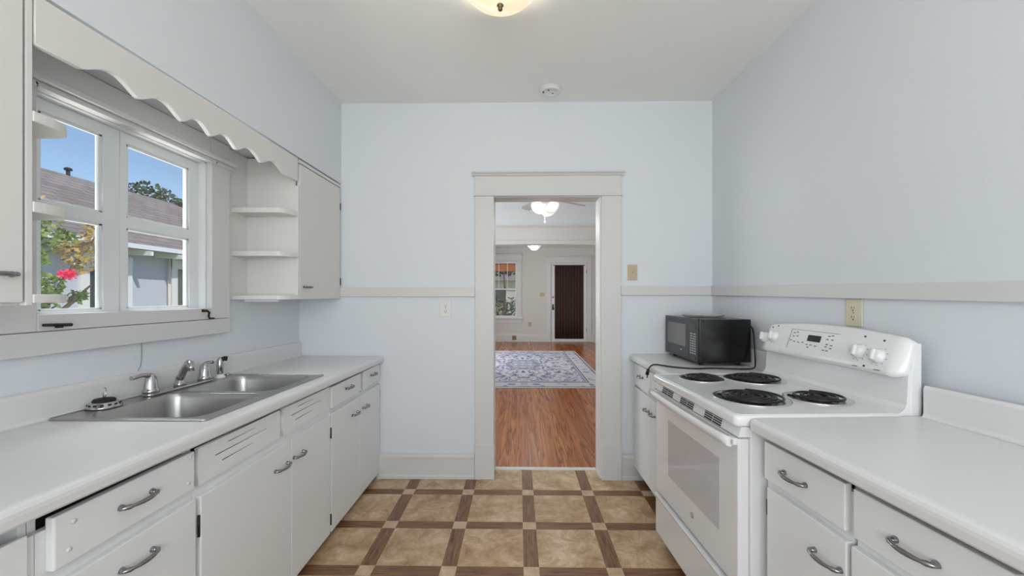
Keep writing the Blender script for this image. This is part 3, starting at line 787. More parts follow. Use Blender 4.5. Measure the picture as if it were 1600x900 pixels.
near_unit('white base cabinet right beside the range, small drawer over a door', -.347, -.004, -.342, -.014, -.160, (-.3465, -.028), -.285, -.0235)
near_unit('white base cabinet at the lower right corner with the wider drawer', -1.13, -.359, -.705, -.368, -.527, (-.735, -.361), -.62, -.7385)

# ---- the range
AS = math.radians(2.5)
RP = (.772, SY0)
W = .800
rg = thing('electric_range', 'white freestanding electric range with four black coil burners', 'stove', (RP[0], RP[1], 0), AS)
def rp(name, mb, mat, parent=None, bevel=0, label=None, seg=2): return part(name, mb, mat, parent or rg, bevel, label, True, seg)
rp('body', MB().box(.045, .66, .004, W-.004, .03, .898), ENAM, None, .003)
for yy in (.05, W-.05):
    for xx in (.09, .61):
        rp('foot', MB().lathe([(.018, 0), (.018, .012), (.01, .016), (.01, .031)], (xx, yy, 0), 12), RUBBER)
# cooktop
me = plate(rrect(-.012, .60, 0, W, .022), (), .040, .010)
ck = rp('cooktop', MB().add_mesh(me, Matrix.Translation((0, 0, .920))), ENAM)
rp('cooktop_rim', MB().tube([(a, c, .938) for a, c in (rrect(.006, .585, .016, W-.016, .02)+[rrect(.006, .585, .016, W-.016, .02)[0]])], .0045, 6), ENAM, ck)
def burner(x, y, r):
    pan = rp('burner', MB().lathe([(r+.012, .9400), (r+.012, .9440), (r+.006, .9455), (r-.002, .9435), (r-.012, .9412), (.02, .9406), (0, .9406)], (x, y, 0), 40), PAN, None, 0, 'chrome drip pan with black coil')
    turns = 4 if r > .11 else 3
    pts = []; N = turns*36
    r0, r1 = .024, r-.010
    for k in range(N+1):
        a = 2*PI*turns*k/N; rr2 = r0+(r1-r0)*k/N
        pts.append((x+rr2*math.cos(a+1.2), y+rr2*math.sin(a+1.2), .9515))
    last = pts[-1]
    rp('coil', MB().tube(pts, .0052, 7, True), COILM, pan)
    mb = MB()
    for a in (0.4, 0.4+2*PI/3, 0.4+4*PI/3):
        mb.tube([(x+.012*math.cos(a), y+.012*math.sin(a), .9435), (x+(r-.006)*math.cos(a), y+(r-.006)*math.sin(a), .9435)], .0032, 6)
    mb.lathe([(.014, .942), (.014, .952), (.010, .955), (0, .955)], (x, y, 0), 14)
    rp('coil_support', mb, COILM, pan)
burner(.185, .655, .096); burner(.445, .630, .128); burner(.192, .245, .132); burner(.462, .235, .108)
# vent strip under the cooktop lip
vs = rp('vent_strip', MB().prism([(.002, .862), (.012, .8995), (.046, .8995), (.046, .862)], .006, W-.006), ENAM, None, .001)
for yc in (.635, .42, .19):
    mb = MB()
    for row in range(4):
        z = .8645+row*.0085; x = .0012+(z-.862)*(.010/.0375)
        for cc in (-.034, .034):
            mb.box(x-.0008, x+.003, yc+cc-.030, yc+cc+.030, z, z+.0054)
    rp('vent_slots', mb, BLACK, vs)
# oven door
dr = rp('oven_door', MB().box(.004, .045, .012, W-.012, .322, .856), ENAM, None, .006, None, 3)
rp('door_window', MB().box(.0025, .006, .135, .625, .462, .742), OVENGL, dr, .0015, 'pale grey oven glass')
M = Matrix.Translation((.004, .365, .400)) @ Matrix.Rotation(-PI/2, 4, 'Y')
bd = rp('round_badge', MB().lathe([(.0125, 0), (.0125, .0015), (.011, .002), (0, .002)], n=20, M=M), MARK, dr, 0, 'round grey badge')
bp_ = []
for k in range(25):
    a = 2*PI*k/24; bp_.append((.0016, .365+.0095*math.cos(a), .400+.0095*math.sin(a)))
sc = [(.0016, .365+.005*math.cos(t)*(1-.4*t/6), .400+.005*math.sin(t)*(1-.1*t/6)) for t in [i*.5 for i in range(13)]]
rp('badge_script', MB().tube(bp_, .0007, 5).tube(sc, .0007, 5), ENAMS, bd)
hd = rp('handle', MB().loft([[(-.045+dx, y, .846+dz) for dx, dz in ((-.002+bow, -.014), (.014+bow, -.018), (.022+bow, -.004), (.020+bow, .012), (.006+bow, .016), (-.004+bow, .004))] for y, bow in [(.012+(W-.024)*k/16, .010*(2*k/16-1)**2) for k in range(17)]]), ENAMS, dr)
for y in (.028, W-.028):
    rp('handle_post', MB().box(-.028, .006, y-.016, y+.016, .832, .858), ENAMS, hd, .004)
# storage drawer
rp('storage_drawer', MB().prism([(.010, .085), (.002, .10), (.002, .282), (-.008, .298), (-.008, .304), (.006, .306), (.045, .306), (.045, .085)], .012, W-.012), ENAM, None, .002)
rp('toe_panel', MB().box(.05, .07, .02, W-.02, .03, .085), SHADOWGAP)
# rear riser with cove and sloping control console
rp('riser', MB().prism([(.560, .938), (.585, .943), (.602, .955), (.610, .972), (.618, 1.10), (.640, 1.10), (.640, .90), (.560, .90)], .0045, W-.004), ENAM, None, .002)
rp('rear_housing', MB().prism([(.622, .90), (.624, 1.06), (.642, 1.192), (.664, 1.192), (.664, .90)], .0035, W-.0035), ENAM, None, .003)
def ztop(y): return 1.206+.026*(1-((y-W/2)/(W/2))**2)
rings = []
for k in range(33):
    t = k/32; y = .006+(W-.012)*t
    e_ = min(t, 1-t)*W
    q = math.sqrt(max(0, 1-(max(0, .022-e_)/.022)**2)) if e_ < .022 else 1
    zt, zb = ztop(y), 1.066
    zc_, hh = (zt+zb)/2, (zt-zb)/2
    prof_ = [(.590, -1), (.578, -.93), (.574, -.80), (.578, -.62), (.618, .80), (.625, .93), (.634, 1), (.648, .98), (.654, .8), (.640, -1)]
    ring = []
    for x_, v in prof_:
        xx = .654-(.654-x_)*(.45+.55*q); ring.append((xx, y, zc_+hh*v*(.82+.18*q)))
    rings.append(ring)
con = rp('control_console', MB().loft(rings), ENAM)
def face(y, z, off=.0):     # point on the sloping console face
    zt, zb = ztop(y), 1.066; v = (z-(zt+zb)/2)/((zt-zb)/2)
    return (.578+(v+.62)/1.42*.040-off, y, z)
sl = math.atan2(.040, 1.42*.075)
def knob(y, z, rot):
    M = Matrix.Translation(face(y, z)) @ Matrix.Rotation(-PI/2+sl, 4, 'Y')
    kn = rp('knob', MB().lathe([(.0285, -.002), (.0285, .004), (.025, .008), (.022, .019), (.018, .022), (0, .0225)], n=24, M=M), ENAMS, con)
    g = MB().box(-.021, .021, -.0065, .0065, .004, .031); g.xform(M @ Matrix.Rotation(rot, 4, 'Z'))
    rp('knob_grip', g, ENAMS, kn, .004)
    marks = MB()
    for k in range(9):
        a = rot+.8+k*.6
        p = M @ Vector((.036*math.cos(a), .036*math.sin(a), 0))
        marks.box(p.x-.0015, p.x+.001, p.y-.0018, p.y+.0018, p.z-.0010, p.z+.0010)
    rp('dial_marks', marks, MARK, kn)
knob(.775, 1.140, .3); knob(.704, 1.150, .3); knob(.182, 1.140, .1); knob(.098, 1.134, .1)
for a, c in ((.178, 1.200), (.095, 1.192), (.142, 1.090), (.740, 1.195), (.700, 1.205)):
    p = face(a, c); rp('burner_symbol', MB().box(p[0]-.0012, p[0]+.002, a-.004, a+.004, c-.0035, c+.0035), MARKD, con)
def facebox(mb, y0, y1, z0, z1, off=.0012, d=.003):
    q = [face(y0, z0), face(y1, z0), face(y1, z1), face(y0, z1)]
    f = [(p[0]-off, p[1], p[2]) for p in q]; b_ = [(p[0]+d, p[1], p[2]) for p in q]
    mb.loft([b_, f], smooth=False); return mb
rp('display', facebox(MB(), .392, .470, 1.152, 1.180, .0016), DISPL, con, 0, 'small dark display')
mb = MB()
facebox(mb, .297, .590, 1.1975, 1.1992); facebox(mb, .588, .5900, 1.108, 1.198)
rp('keypad_outline', mb, MARK, con)
mb = MB()
for y, z in [(.565, 1.182), (.545, 1.186), (.565, 1.166), (.540, 1.168), (.575, 1.146), (.550, 1.142), (.522, 1.140), (.495, 1.142), (.465, 1.136), (.440, 1.136), (.412, 1.134), (.35, 1.184), (.332, 1.188), (.355, 1.170), (.328, 1.170), (.350, 1.148), (.352, 1.138), (.325, 1.146), (.325, 1.134), (.36, 1.122), (.34, 1.122), (.455, 1.124)]:
    rp('keypad_print', facebox(MB(), y-.006, y+.006, z-.0022, z+.0022), MARK, con)
for y, z in ((.085, 1.084), (.182, 1.084)):
    rp('dial_legend', facebox(MB(), y-.012, y+.012, z-.0015, z+.0015), MARK, con)

# ------------------------------------------------------------------ microwave and the plate on it
MX0, MX1, MY0, MY1, MZ0, MZ1 = 1.078, 1.405, 2.535, 3.075, .957, 1.222
mw = thing('microwave', 'black countertop microwave in the right corner', 'microwave', ((MX0+MX1)/2, (MY0+MY1)/2, .935))
part('body', MB().box(MX0+.018, MX1, MY0+.003, MY1-.003, MZ0+.003, MZ1-.002), BLACKG, mw, .004)
for a in (MX0+.05, MX1-.05):
    for c in (MY0+.06, MY1-.06):
        part('foot', MB().lathe([(.013, .935), (.013, .952), (.011, .961)], (a, c, 0), 12), RUBBER, mw)
md = part('door', MB().box(MX0, MX0+.019, MY0+.128, MY1, MZ0, MZ1), BLACK, mw, .004)
part('door_window', MB().box(MX0-.0012, MX0+.002, MY0+.17, MY1-.05, MZ0+.078, MZ1-.042), MWIN, md, .001, 'grey perforated window')
mb = MB().lathe([(.008, 0), (.008, .001), (0, .001)], n=14, M=Matrix.Translation((MX0-.0005, MY0+.245, MZ0+.052)) @ Matrix.Rotation(-PI/2, 4, 'Y') @ Matrix.Diagonal((.7, 1.6, 1, 1)))
part('badge', mb, BTN, md)
mp_ = part('control_panel', MB().box(MX0, MX0+.019, MY0, MY0+.126, MZ0, MZ1), BLACK, mw, .004)
part('display', MB().box(MX0-.001, MX0+.002, MY0+.02, MY0+.106, MZ1-.07, MZ1-.03), DISPL, mp_)
mb = MB()
for r_ in range(9):
    for q in range(3 if r_ > 1 else 2):
        w_ = .020 if r_ > 1 else .032
        y0 = MY0+.018+q*(.031 if r_ > 1 else .047)
        z0 = MZ1-.090-r_*.0150
        mb.box(MX0-.0010, MX0+.002, y0, y0+w_, z0-.0075, z0)
part('buttons', mb, BTN, mp_, 0, 'pale grey buttons')
part('open_button', MB().box(MX0-.002, MX0+.003, MY0+.02, MY0+.105, MZ0+.012, MZ0+.034), BLACKG, mp_, .002)
cord = [(1.402, 2.62, 1.19), (1.412, 2.545, 1.18), (1.408, 2.515, 1.14), (1.404, 2.50, 1.05), (1.398, 2.48, .965), (1.375, 2.445, .942), (1.32, 2.415, .9405), (1.22, 2.43, .9405), (1.12, 2.45, .9405), (1.02, 2.425, .9405), (.93, 2.47, .9405), (.87, 2.53, .9415), (.832, 2.565, .944), (.814, 2.585, .930), (.806, 2.60, .905)]
def smoothpts(p, it=2):
    p = [Vector(q) for q in p]
    for _ in range(it):
        r = [p[0]]
        for a, c in zip(p, p[1:]): r += [a*.75+c*.25, a*.25+c*.75]
        p = r+[p[-1]]
    return [tuple(q) for q in p]
pc = part('power_cord', MB().tube(smoothpts(cord), .0045, 8), BLACK, mw)
part('plug', MB().tube([(.806, 2.60, .908), (.804, 2.604, .896), (.802, 2.612, .872)], [.007, .010, .012], 10).box(.7985, .8005, 2.606, 2.612, .850, .873).box(.8045, .8065, 2.612, 2.618, .850, .873), BLACK, pc)
pl = MB().lathe([(.05, MZ1+.0005), (.12, MZ1+.003), (.137, MZ1+.013), (.140, MZ1+.014), (.138, MZ1+.0165), (.118, MZ1+.0065), (.05, MZ1+.0045), (0, MZ1+.0045)], (1.245, 2.83, 0), 40)
solo('glass_plate', pl, PLATEGL, 'clear glass turntable plate lying on top of the microwave', 'plate')

# ------------------------------------------------------------------ outlets and switches
def wallplate(name, label, cat, c, right, nrm, w, h, mat, kind, group=None):
    """c = centre on the wall, right = in-plane horizontal, nrm = out of the wall"""
    r = Vector(right); nv = Vector(nrm); u = Vector((0, 0, 1))
    M = Matrix((( r.x, u.x, nv.x, c[0]), (r.y, u.y, nv.y, c[1]), (r.z, u.z, nv.z, c[2]), (0, 0, 0, 1)))
    t = thing(name, label, cat, c, 0, group)
    def q(n_, mb, m_, par=t, bev=0): mb.xform(M); return part(n_, mb, m_, par, bev)
    q('cover_plate', MB().box(-w/2, w/2, -h/2, h/2, 0.0005, .006), mat, t, .002)
    if kind == 'duplex':
        for s_ in (-1, 1):
            pts_ = [(x_*.9, y_) for x_, y_ in rrect(-.016, .016, s_*h*.17-.0135, s_*h*.17+.0135, .012)]
            so = q('socket', MB().prism(pts_, .004, .0085, 'xy'), mat, t, .001)
            mb = MB().box(-.008, -.0055, s_*h*.17-.002, s_*h*.17+.007, .0084, .0092).box(.0055, .008, s_*h*.17-.001, s_*h*.17+.006, .0084, .0092)
            mb.lathe([(.003, .0084), (.003, .0092), (0, .0092)], (0, s_*h*.17-.0085, 0), 8)
            q('slots', mb, BLACK, so)
        q('screw', MB().lathe([(.003, .006), (.0025, .0072), (0, .0073)], (0, 0, 0), 8), MARK)
    elif kind == 'switch':
        q('switch_frame', MB().box(-.007, .007, -.014, .014, .005, .0075), mat, t, .001)
        g = MB().prism([(-.009, .006), (.006, .006), (.010, .016), (.004, .018)], -.004, .004, 'yz'); q('toggle', g, mat, t, .001)
    return t
wallplate('wall_outlet', 'white duplex outlet under the chair rail, left of the doorway', 'outlet', (-.548, D, 1.270), (1, 0, 0), (0, -1, 0), .086, .124, WPLATE, 'duplex')
wallplate('light_switch', 'almond toggle switch above the chair rail, right of the doorway', 'switch', (.845, D, 1.537), (1, 0, 0), (0, -1, 0), .072, .116, ALMOND, 'switch')
nr = Vector((-1, -.026, 0)).normalized()
wallplate('wall_outlet', 'ivory outlet on the right wall just above the range console', 'outlet', (xr(1.842)-.0005, 1.842, 1.288), (.026, -1, 0), tuple(nr), .086, .118, IVORY, 'duplex')

# ------------------------------------------------------------------ ceiling fixtures in the kitchen
sd = thing('smoke_detector', 'round white smoke detector on the kitchen ceiling', 'smoke detector', (.222, 2.913, ZC))
part('base', MB().lathe([(.078, ZC), (.078, ZC-.008), (.073, ZC-.010), (0, ZC-.010)], (.222, 2.913, 0), 36), ENAMS, sd)
part('cover', MB().lathe([(.073, ZC-.010), (.072, ZC-.018), (.064, ZC-.025), (.056, ZC-.024), (.052, ZC-.020), (0, ZC-.020)], (.222, 2.913, 0), 36), ENAMS, sd)
for q in ((.200, .212, 2.885, 2.895), (.232, .244, 2.93, 2.94), (.168, .176, 2.905, 2.922)):
    part('vent', MB().box(*q, ZC-.0255 if q[0] < .19 else ZC-.0215, ZC-.018), MARKD, sd)
LX, LY = -.083, 1.865
kl = thing('ceiling_light', 'cream alabaster bowl ceiling light in the kitchen', 'light', (LX, LY, ZC))
part('canopy', MB().lathe([(.09, ZC), (.09, ZC-.012), (.07, ZC-.022), (.02, ZC-.026), (.008, ZC-.03), (.008, ZC-.150), (0, ZC-.150)], (LX, LY, 0), 28), CHROME, kl)
prof = [(.012, ZC-.142), (.05, ZC-.139), (.096, ZC-.126), (.135, ZC-.105), (.166, ZC-.074), (.181, ZC-.040), (.187, ZC-.030), (.184, ZC-.027), (.176, ZC-.038), (.160, ZC-.072), (.130, ZC-.100), (.093, ZC-.120), (.05, ZC-.133), (.012, ZC-.137)]
mb = MB(); N_ = 48
mb.loft([[(LX+r*math.cos(2*PI*k/N_), LY+r*math.sin(2*PI*k/N_), z) for k in range(N_)] for r, z in prof+[prof[0]]], False, False)
part('glass_bowl', mb, BOWL, kl)
part('finial', MB().lathe([(.012, ZC-.140), (.016, ZC-.146), (.012, ZC-.152), (.009, ZC-.156), (.011, ZC-.163), (.006, ZC-.170), (0, ZC-.171)], (LX, LY, 0), 16), simple('aged_brass', srgb(120, 104, 76), .35, .9), kl, label='small brass finial')
light('kitchen_bulb', 'POINT', (LX, LY, ZC-.07), KITCHEN_LAMP_W, (1, .9, .74), radius=.03)

# ------------------------------------------------------------------ dining room and living room beyond the doorway
FY = 12.45
struct('wall_dining_left', MB().box(-1.81, -1.66, D+DT, 3.7, 0, ZC).box(-1.81, -1.66, 5.4, 8.0, 0, ZC).box(-1.81, -1.66, 10.0, FY, 0, ZC)
       .box(-1.81, -1.66, 3.7, 5.4, 0, .7).box(-1.81, -1.66, 3.7, 5.4, 2.4, ZC).box(-1.81, -1.66, 8.0, 10.0, 0, .6).box(-1.81, -1.66, 8.0, 10.0, 2.4, ZC), WALLG)
struct('wall_dining_right', MB().box(2.235, 2.39, D+DT, FY, 0, ZC), WALLG)
# partition with a wide arched opening
PY_ = 5.9
arc = [(-1.66, ZC), (-1.66, 0), (-1.55, 0), (-1.55, 1.86)]
for k in range(21):
    x = -1.42+3.34*k/20
    arc.append((x, 1.99+.108*math.sqrt(max(0, 1-((x-.25)/1.9)**2))))
arc += [(2.1, 1.86), (2.1, 0), (2.235, 0), (2.235, ZC)]
me = plate(arc, (), .14, 0)
struct('wall_partition', MB().add_mesh(me, XZ(PY_+.07)), WALL)
m = MB()
top = [(x, z) for x, z in arc if 1.9 < z < 2.5]
poly = [(-1.55, 2.165)]+[(-1.55, 1.95)]+top+[(2.1, 1.95), (2.1, 2.165)]
me = plate(poly, (), .02, 0)
t6 = structroot('trim_6', (0, PY_, 0))
part('arch_facing', MB().add_mesh(me, XZ(PY_-.011)), TRIM, t6)
part('picture_band', MB().box(-1.65, 2.23, PY_-.026, PY_-.001, 2.165, 2.335), TRIM, t6, .003)
part('arch_bead', MB().box(-1.65, 2.23, PY_-.034, PY_-.001, 2.150, 2.166), TRIM, t6, .004)
part('band_cap', MB().box(-1.65, 2.23, PY_-.04, PY_-.001, 2.335, 2.350), TRIM, t6, .003)
# far wall with window and front door
FW = dict(x0=-1.05, x1=-.055, z0=.72, z1=2.40)
m = MB()
m.box(-1.81, FW['x0'], FY, FY+.16, 0, ZC).box(FW['x1'], .955, FY, FY+.16, 0, ZC).box(2.04, 2.9, FY, FY+.16, 0, ZC)
m.box(FW['x0'], FW['x1'], FY, FY+.16, 0, FW['z0']).box(FW['x0'], FW['x1'], FY, FY+.16, FW['z1'], ZC).box(.955, 2.04, FY, FY+.16, 2.37, ZC)
struct('wall_far', m, WALLG)
w2 = structroot('window_2', (-.55, FY, .7))
def w2p(n_, mb, mat=TRIM, bev=.003, par=None): return part(n_, mb, mat, par or w2, bev)
w2p('casing', MB().box(FW['x1']-.01, .085, FY-.024, FY, .72, 2.43)); w2p('casing', MB().box(-1.19, FW['x0']+.01, FY-.024, FY, .72, 2.43))
w2p('head_casing', MB().box(-1.2, .10, FY-.028, FY, 2.43, 2.60)); w2p('head_cap', MB().box(-1.22, .12, FY-.05, FY, 2.60, 2.63))
w2p('stool', MB().box(-1.22, .11, FY-.06, FY, .685, .722)); w2p('apron', MB().box(-1.19, .085, FY-.022, FY, .56, .685))
sy_ = FY+.05
s2 = w2p('sash', MB().box(FW['x0'], FW['x1'], sy_, sy_+.035, 2.35, 2.40).box(FW['x0'], FW['x1'], sy_, sy_+.035, .72, .78).box(FW['x0'], FW['x0']+.045, sy_, sy_+.035, .78, 2.35).box(FW['x1']-.045, FW['x1'], sy_, sy_+.035, .78, 2.35).box(FW['x0']+.045, FW['x1']-.045, sy_, sy_+.035, 1.555, 1.595), SASH, .002)
for xx in (-.34, -.60, -.82): w2p('muntin', MB().box(xx-.010, xx+.010, sy_+.005, sy_+.03, 1.595, 2.35), SASH, .001, s2)
w2p('pane', MB().box(FW['x0']+.04, FW['x1']-.04, sy_+.015, sy_+.019, .775, 2.355), GLASS, 0, s2)
w2p('frame', MB().box(FW['x1']-.001, FW['x1']+.001, FY, FY+.16, .72, 2.4), SASH, 0)
dc = structroot('trim_7', (1.5, FY, 0))
part('casing', MB().box(.812, .962, FY-.024, FY, 0, 2.36), TRIM, dc, .003); part('casing', MB().box(2.032, 2.168, FY-.024, FY, 0, 2.36), TRIM, dc, .003)
part('head_casing', MB().box(.806, 2.174, FY-.028, FY, 2.36, 2.53), TRIM, dc, .003); part('head_cap', MB().box(.79, 2.19, FY-.05, FY, 2.53, 2.555), TRIM, dc, .003)
part('threshold', MB().box(.962, 2.032, FY-.01, FY+.12, 0, .025), TRIM, dc, .003)
fd = structroot('door_1', (1.5, FY+.03, 0))
part('slab', MB().box(.968, 2.027, FY+.02, FY+.065, .03, 2.355), SASH, fd, .003)
part('door_handle', MB().box(1.005, 1.045, FY+.004, FY+.02, .95, 1.12).lathe([(.012, 0), (.012, .03), (.028, .04), (.03, .055), (.02, .07), (0, .072)], n=14, M=Matrix.Translation((1.025, FY+.004, 1.0)) @ Matrix.Rotation(PI/2, 4, 'X')), BLACK, fd, .002)
part('deadbolt', MB().lathe([(.026, 0), (.024, .012), (0, .014)], n=14, M=Matrix.Translation((1.025, FY+.02, 1.33)) @ Matrix.Rotation(PI/2, 4, 'X')), MARK, fd)
part('hinge', MB().box(2.018, 2.030, FY+.006, FY+.022, 2.05, 2.16), DARKM, fd); part('hinge', MB().box(2.018, 2.030, FY+.006, FY+.022, .3, .41), MARK, fd)
# pleated curtain on the front door
rows = []
for z in (2.275, 1.5, .8, .095):
    rows.append([(1.075+.855*k/72, FY-.008+.012*math.sin(k*.9+.3*math.sin(k*.35))*(1 if z < 2.2 else .6), z) for k in range(73)])
mb = MB().loft(rows, False, False, False)
cu_ = thing('door_curtain', 'dark brown pleated curtain hung over the front door', 'curtain', (1.5, FY-.02, .09))
o = part('cloth', mb, CURT, cu_); sm = o.modifiers.new('thickness', 'SOLIDIFY'); sm.thickness = .004
part('rod', MB().tube([(1.03, FY-.012, 2.285), (1.975, FY-.012, 2.285)], .009, 8), BLACK, cu_)
for nme, a, c in (('baseboard_far', -1.66, .812),):
    struct(nme, MB().prism([(FY, 0), (FY-.02, 0), (FY-.02, .20), (FY-.012, .23), (FY, .23)], a, c, 'yz'), TRIM)
struct('baseboard_far_right', MB().box(2.168, 2.235, FY-.02, FY, 0, .23), TRIM)
struct('baseboard_dining_right', MB().box(2.215, 2.235, PY_+.14, FY-.021, 0, .23), TRIM)
wallplate('light_switch', 'almond double switch plate left of the front door', 'switch', (.70, FY, 1.415), (1, 0, 0), (0, -1, 0), .135, .125, ALMOND, 'switch')
wallplate('wall_outlet', 'almond outlet low on the far wall, between window and front door', 'outlet', (.335, FY, .528), (1, 0, 0), (0, -1, 0), .10, .135, ALMOND, 'duplex')
wallplate('wall_outlet', 'brown outlet set in the far baseboard below the window', 'outlet', (-.135, FY-.02, .118), (1, 0, 0), (0, -1, 0), .125, .13, simple('brown_plastic', srgb(140, 118, 88), .4), 'duplex')
m = MB().box(RX0, RX1, RY0, RY1, .0005, .010)
solo('area_rug', m, RUG, 'large blue and cream patterned rug on the wooden floor beyond the doorway', 'rug', .003)

def shade_mb(c, tilt, az):
    """bell glass shade hanging outward"""
    M = Matrix.Translation(c) @ Matrix.Rotation(az, 4, 'Z') @ Matrix.Rotation(tilt, 4, 'Y')
    return MB().lathe([(.018, 0), (.03, -.012), (.045, -.045), (.062, -.085), (.085, -.115), (.081, -.115), (.058, -.083), (.041, -.045), (.026, -.014), (.010, -.006)], n=24, M=M)
# ceiling fan in the dining room
FXc, FYc, FZ = .285, 4.6, 2.44
fan = thing('ceiling_fan', 'ceiling fan with lit glass shades in the room just beyond the doorway', 'ceiling fan', (FXc, FYc, ZC))
part('canopy', MB().lathe([(.07, ZC), (.068, ZC-.03), (.03, ZC-.06), (.014, ZC-.065), (.014, FZ+.09), (0, FZ+.09)], (FXc, FYc, 0)), ENAMS, fan)
part('motor', MB().lathe([(.03, FZ+.10), (.10, FZ+.085), (.115, FZ+.04), (.11, FZ), (.06, FZ-.02), (.05, FZ-.05), (.055, FZ-.07), (0, FZ-.072)], (FXc, FYc, 0)), ENAMS, fan)
for k in range(5):
    a = math.radians(110-72*k)
    mb = MB().add_mesh(plate([(.16, -.045), (.30, -.06), (.52, -.068), (.60, -.05), (.625, 0), (.60, .05), (.52, .068), (.30, .06), (.16, .045)], (), .008, .001))
    mb.xform(Matrix.Translation((FXc, FYc, FZ+.002)) @ Matrix.Rotation(a, 4, 'Z') @ Matrix.Rotation(math.radians(12), 4, 'X'))
    bl = part('blade', mb, BLADE, fan)
    part('blade_arm', MB().box(.09, .20, -.018, .018, -.004, .006).xform(Matrix.Translation((FXc, FYc, FZ)) @ Matrix.Rotation(a, 4, 'Z') @ Matrix.Rotation(math.radians(12), 4, 'X')), ENAMS, bl)
for az in (-2.2, -.95, 1.1):
    c = (FXc+.045*math.cos(az), FYc+.045*math.sin(az), FZ-.045)
    s_ = part('lamp_shade', shade_mb(c, -.85, az), SHADE, fan)
    dv = Matrix.Rotation(az, 3, 'Z') @ Matrix.Rotation(-.85, 3, 'Y') @ Vector((0, 0, -1))
    bpnt = Vector(c)+dv*.062
    part('bulb', MB().lathe([(0, .026), (.016, .02), (.024, .006), (.022, -.01), (.012, -.024), (0, -.027)], tuple(bpnt), 14), BULB, s_)
part('pull_chain', MB().tube([(FXc, FYc, FZ-.07), (FXc+.002, FYc, 2.20)], .0022, 6).lathe([(0, 2.205), (.008, 2.20), (.010, 2.188), (.006, 2.176), (0, 2.174)], (FXc+.002, FYc, 0), 10), ENAMS, fan)
light('dining_fan_bulb', 'POINT', (FXc, FYc-.02, FZ-.32), 5, (1, .95, .86), radius=.14)
# lamp in the living room
LXc, LYc = .345, 9.2
ll = thing('ceiling_light', 'small lit glass ceiling light in the farther living room, seen under the arch', 'light', (LXc, LYc, ZC))
part('stem', MB().lathe([(.07, ZC), (.068, ZC-.02), (.02, ZC-.035), (.014, ZC-.04), (.014, 2.53), (.03, 2.52), (.03, 2.49), (0, 2.488)], (LXc, LYc, 0)), ENAMS, ll)
for az, c in ((PI, (LXc-.02, LYc, 2.515)), (0, (LXc+.02, LYc, 2.515)), (-PI/2, (LXc, LYc-.02, 2.515))):
    s_ = part('lamp_shade', shade_mb(c, -.75, az), SHADE, ll)
light('living_bulb', 'POINT', (LXc, LYc-.05, 2.26), 6, (1, .95, .86), radius=.14)

# ------------------------------------------------------------------ outdoors
struct('ground', MB().box(-45, 45, -20, 75, -.9, -.7), GRASS)
nh = thing('neighbour_house', 'grey-blue single-storey house with a brown shingle roof seen through the sink window', 'house', (-8.4, 6.0, -.7))
WXn, EX, EZ, RXg, RZg = -6.4, -5.98, 2.185, -8.4, 3.62
Y0, Y1 = -3.0, 12.2
part('wall', MB().box(-10.4, WXn, Y0+.4, Y1-.5, -.7, 2.16), SIDING, nh)
yr0, yr1 = -1.0, 9.95
rf = MB()
def quad(*p):
    rf.bm.faces.new([rf.bm.verts.new(q) for q in p])
E_ = -10.82
quad((EX, Y0, EZ), (EX, Y1, EZ), (RXg, yr1, RZg), (RXg, yr0, RZg)); quad((E_, Y1, EZ), (E_, Y0, EZ), (RXg, yr0, RZg), (RXg, yr1, RZg))
quad((EX, Y1, EZ), (E_, Y1, EZ), (RXg, yr1, RZg)); quad((E_, Y0, EZ), (EX, Y0, EZ), (RXg, yr0, RZg)); quad((EX, Y1, EZ), (EX, Y0, EZ), (E_, Y0, EZ), (E_, Y1, EZ))
bmesh.ops.remove_doubles(rf.bm, verts=rf.bm.verts, dist=.001)
part('roof', rf, SHING, nh)
part('fascia', MB().box(EX-.02, EX+.01, Y0, Y1, EZ-.075, EZ-.002), SASH, nh)
yy = Y0+.3
while yy < Y1-.2:
    part('rafter_tail', MB().prism([(EX+.06, EZ-.10), (EX+.06, EZ-.17), (EX-.42, EZ-.15), (EX-.42, EZ-.03)], yy, yy+.05), SASH, nh)
    yy += .62
def nwin(y0, y1, z0, z1):
    f = MB().box(WXn, WXn+.04, y0, y0+.13, z0, z1).box(WXn, WXn+.04, y1-.13, y1, z0, z1).box(WXn, WXn+.045, y0, y1, z1-.20, z1).box(WXn, WXn+.05, y0, y1, z0, z0+.10)
    f = part('window', f, SASH, nh)
    part('pane', MB().box(WXn+.005, WXn+.015, y0+.12, y1-.12, z0+.08, z1-.19), DGLASS, f)
nwin(5.94, 6.75, .75, 2.0); nwin(7.53, 8.6, .75, 2.07); nwin(9.6, 10.4, .75, 2.07)
part('downpipe', MB().tube([(WXn+.05, 7.46, -.65), (WXn+.05, 7.46, 2.12)], .022, 8), PALEH, nh)
part('vent_pipe', MB().tube([(-8.4, 7.62, 3.55), (-8.4, 7.62, 3.70)], .03, 10).lathe([(.03, 3.70), (.06, 3.71), (.06, 3.74), (.03, 3.76), (0, 3.765)], (-8.4, 7.62, 0), 12), DARKM, nh)

def leaves(mb, c, rad, n_, size, seed, shell=.5):
    rnd = random.Random(seed)
    for _ in range(n_):
        while True:
            p = Vector((rnd.uniform(-1, 1), rnd.uniform(-1, 1), rnd.uniform(-1, 1)))
            if p.length < 1 and p.length > shell*rnd.random(): break
        q = Vector((c[0]+p.x*rad[0], c[1]+p.y*rad[1], c[2]+p.z*rad[2]))
        a = Vector((rnd.uniform(-1, 1), rnd.uniform(-1, 1), rnd.uniform(-.6, .8))).normalized()
        u = a.orthogonal().normalized(); s_ = size*rnd.uniform(.6, 1.3)
        tip = q+a*s_; md_ = q+a*s_*.45
        v = [mb.bm.verts.new(k) for k in (q, md_+u*s_*.28, tip, md_-u*s_*.28)]
        mb.bm.faces.new(v)
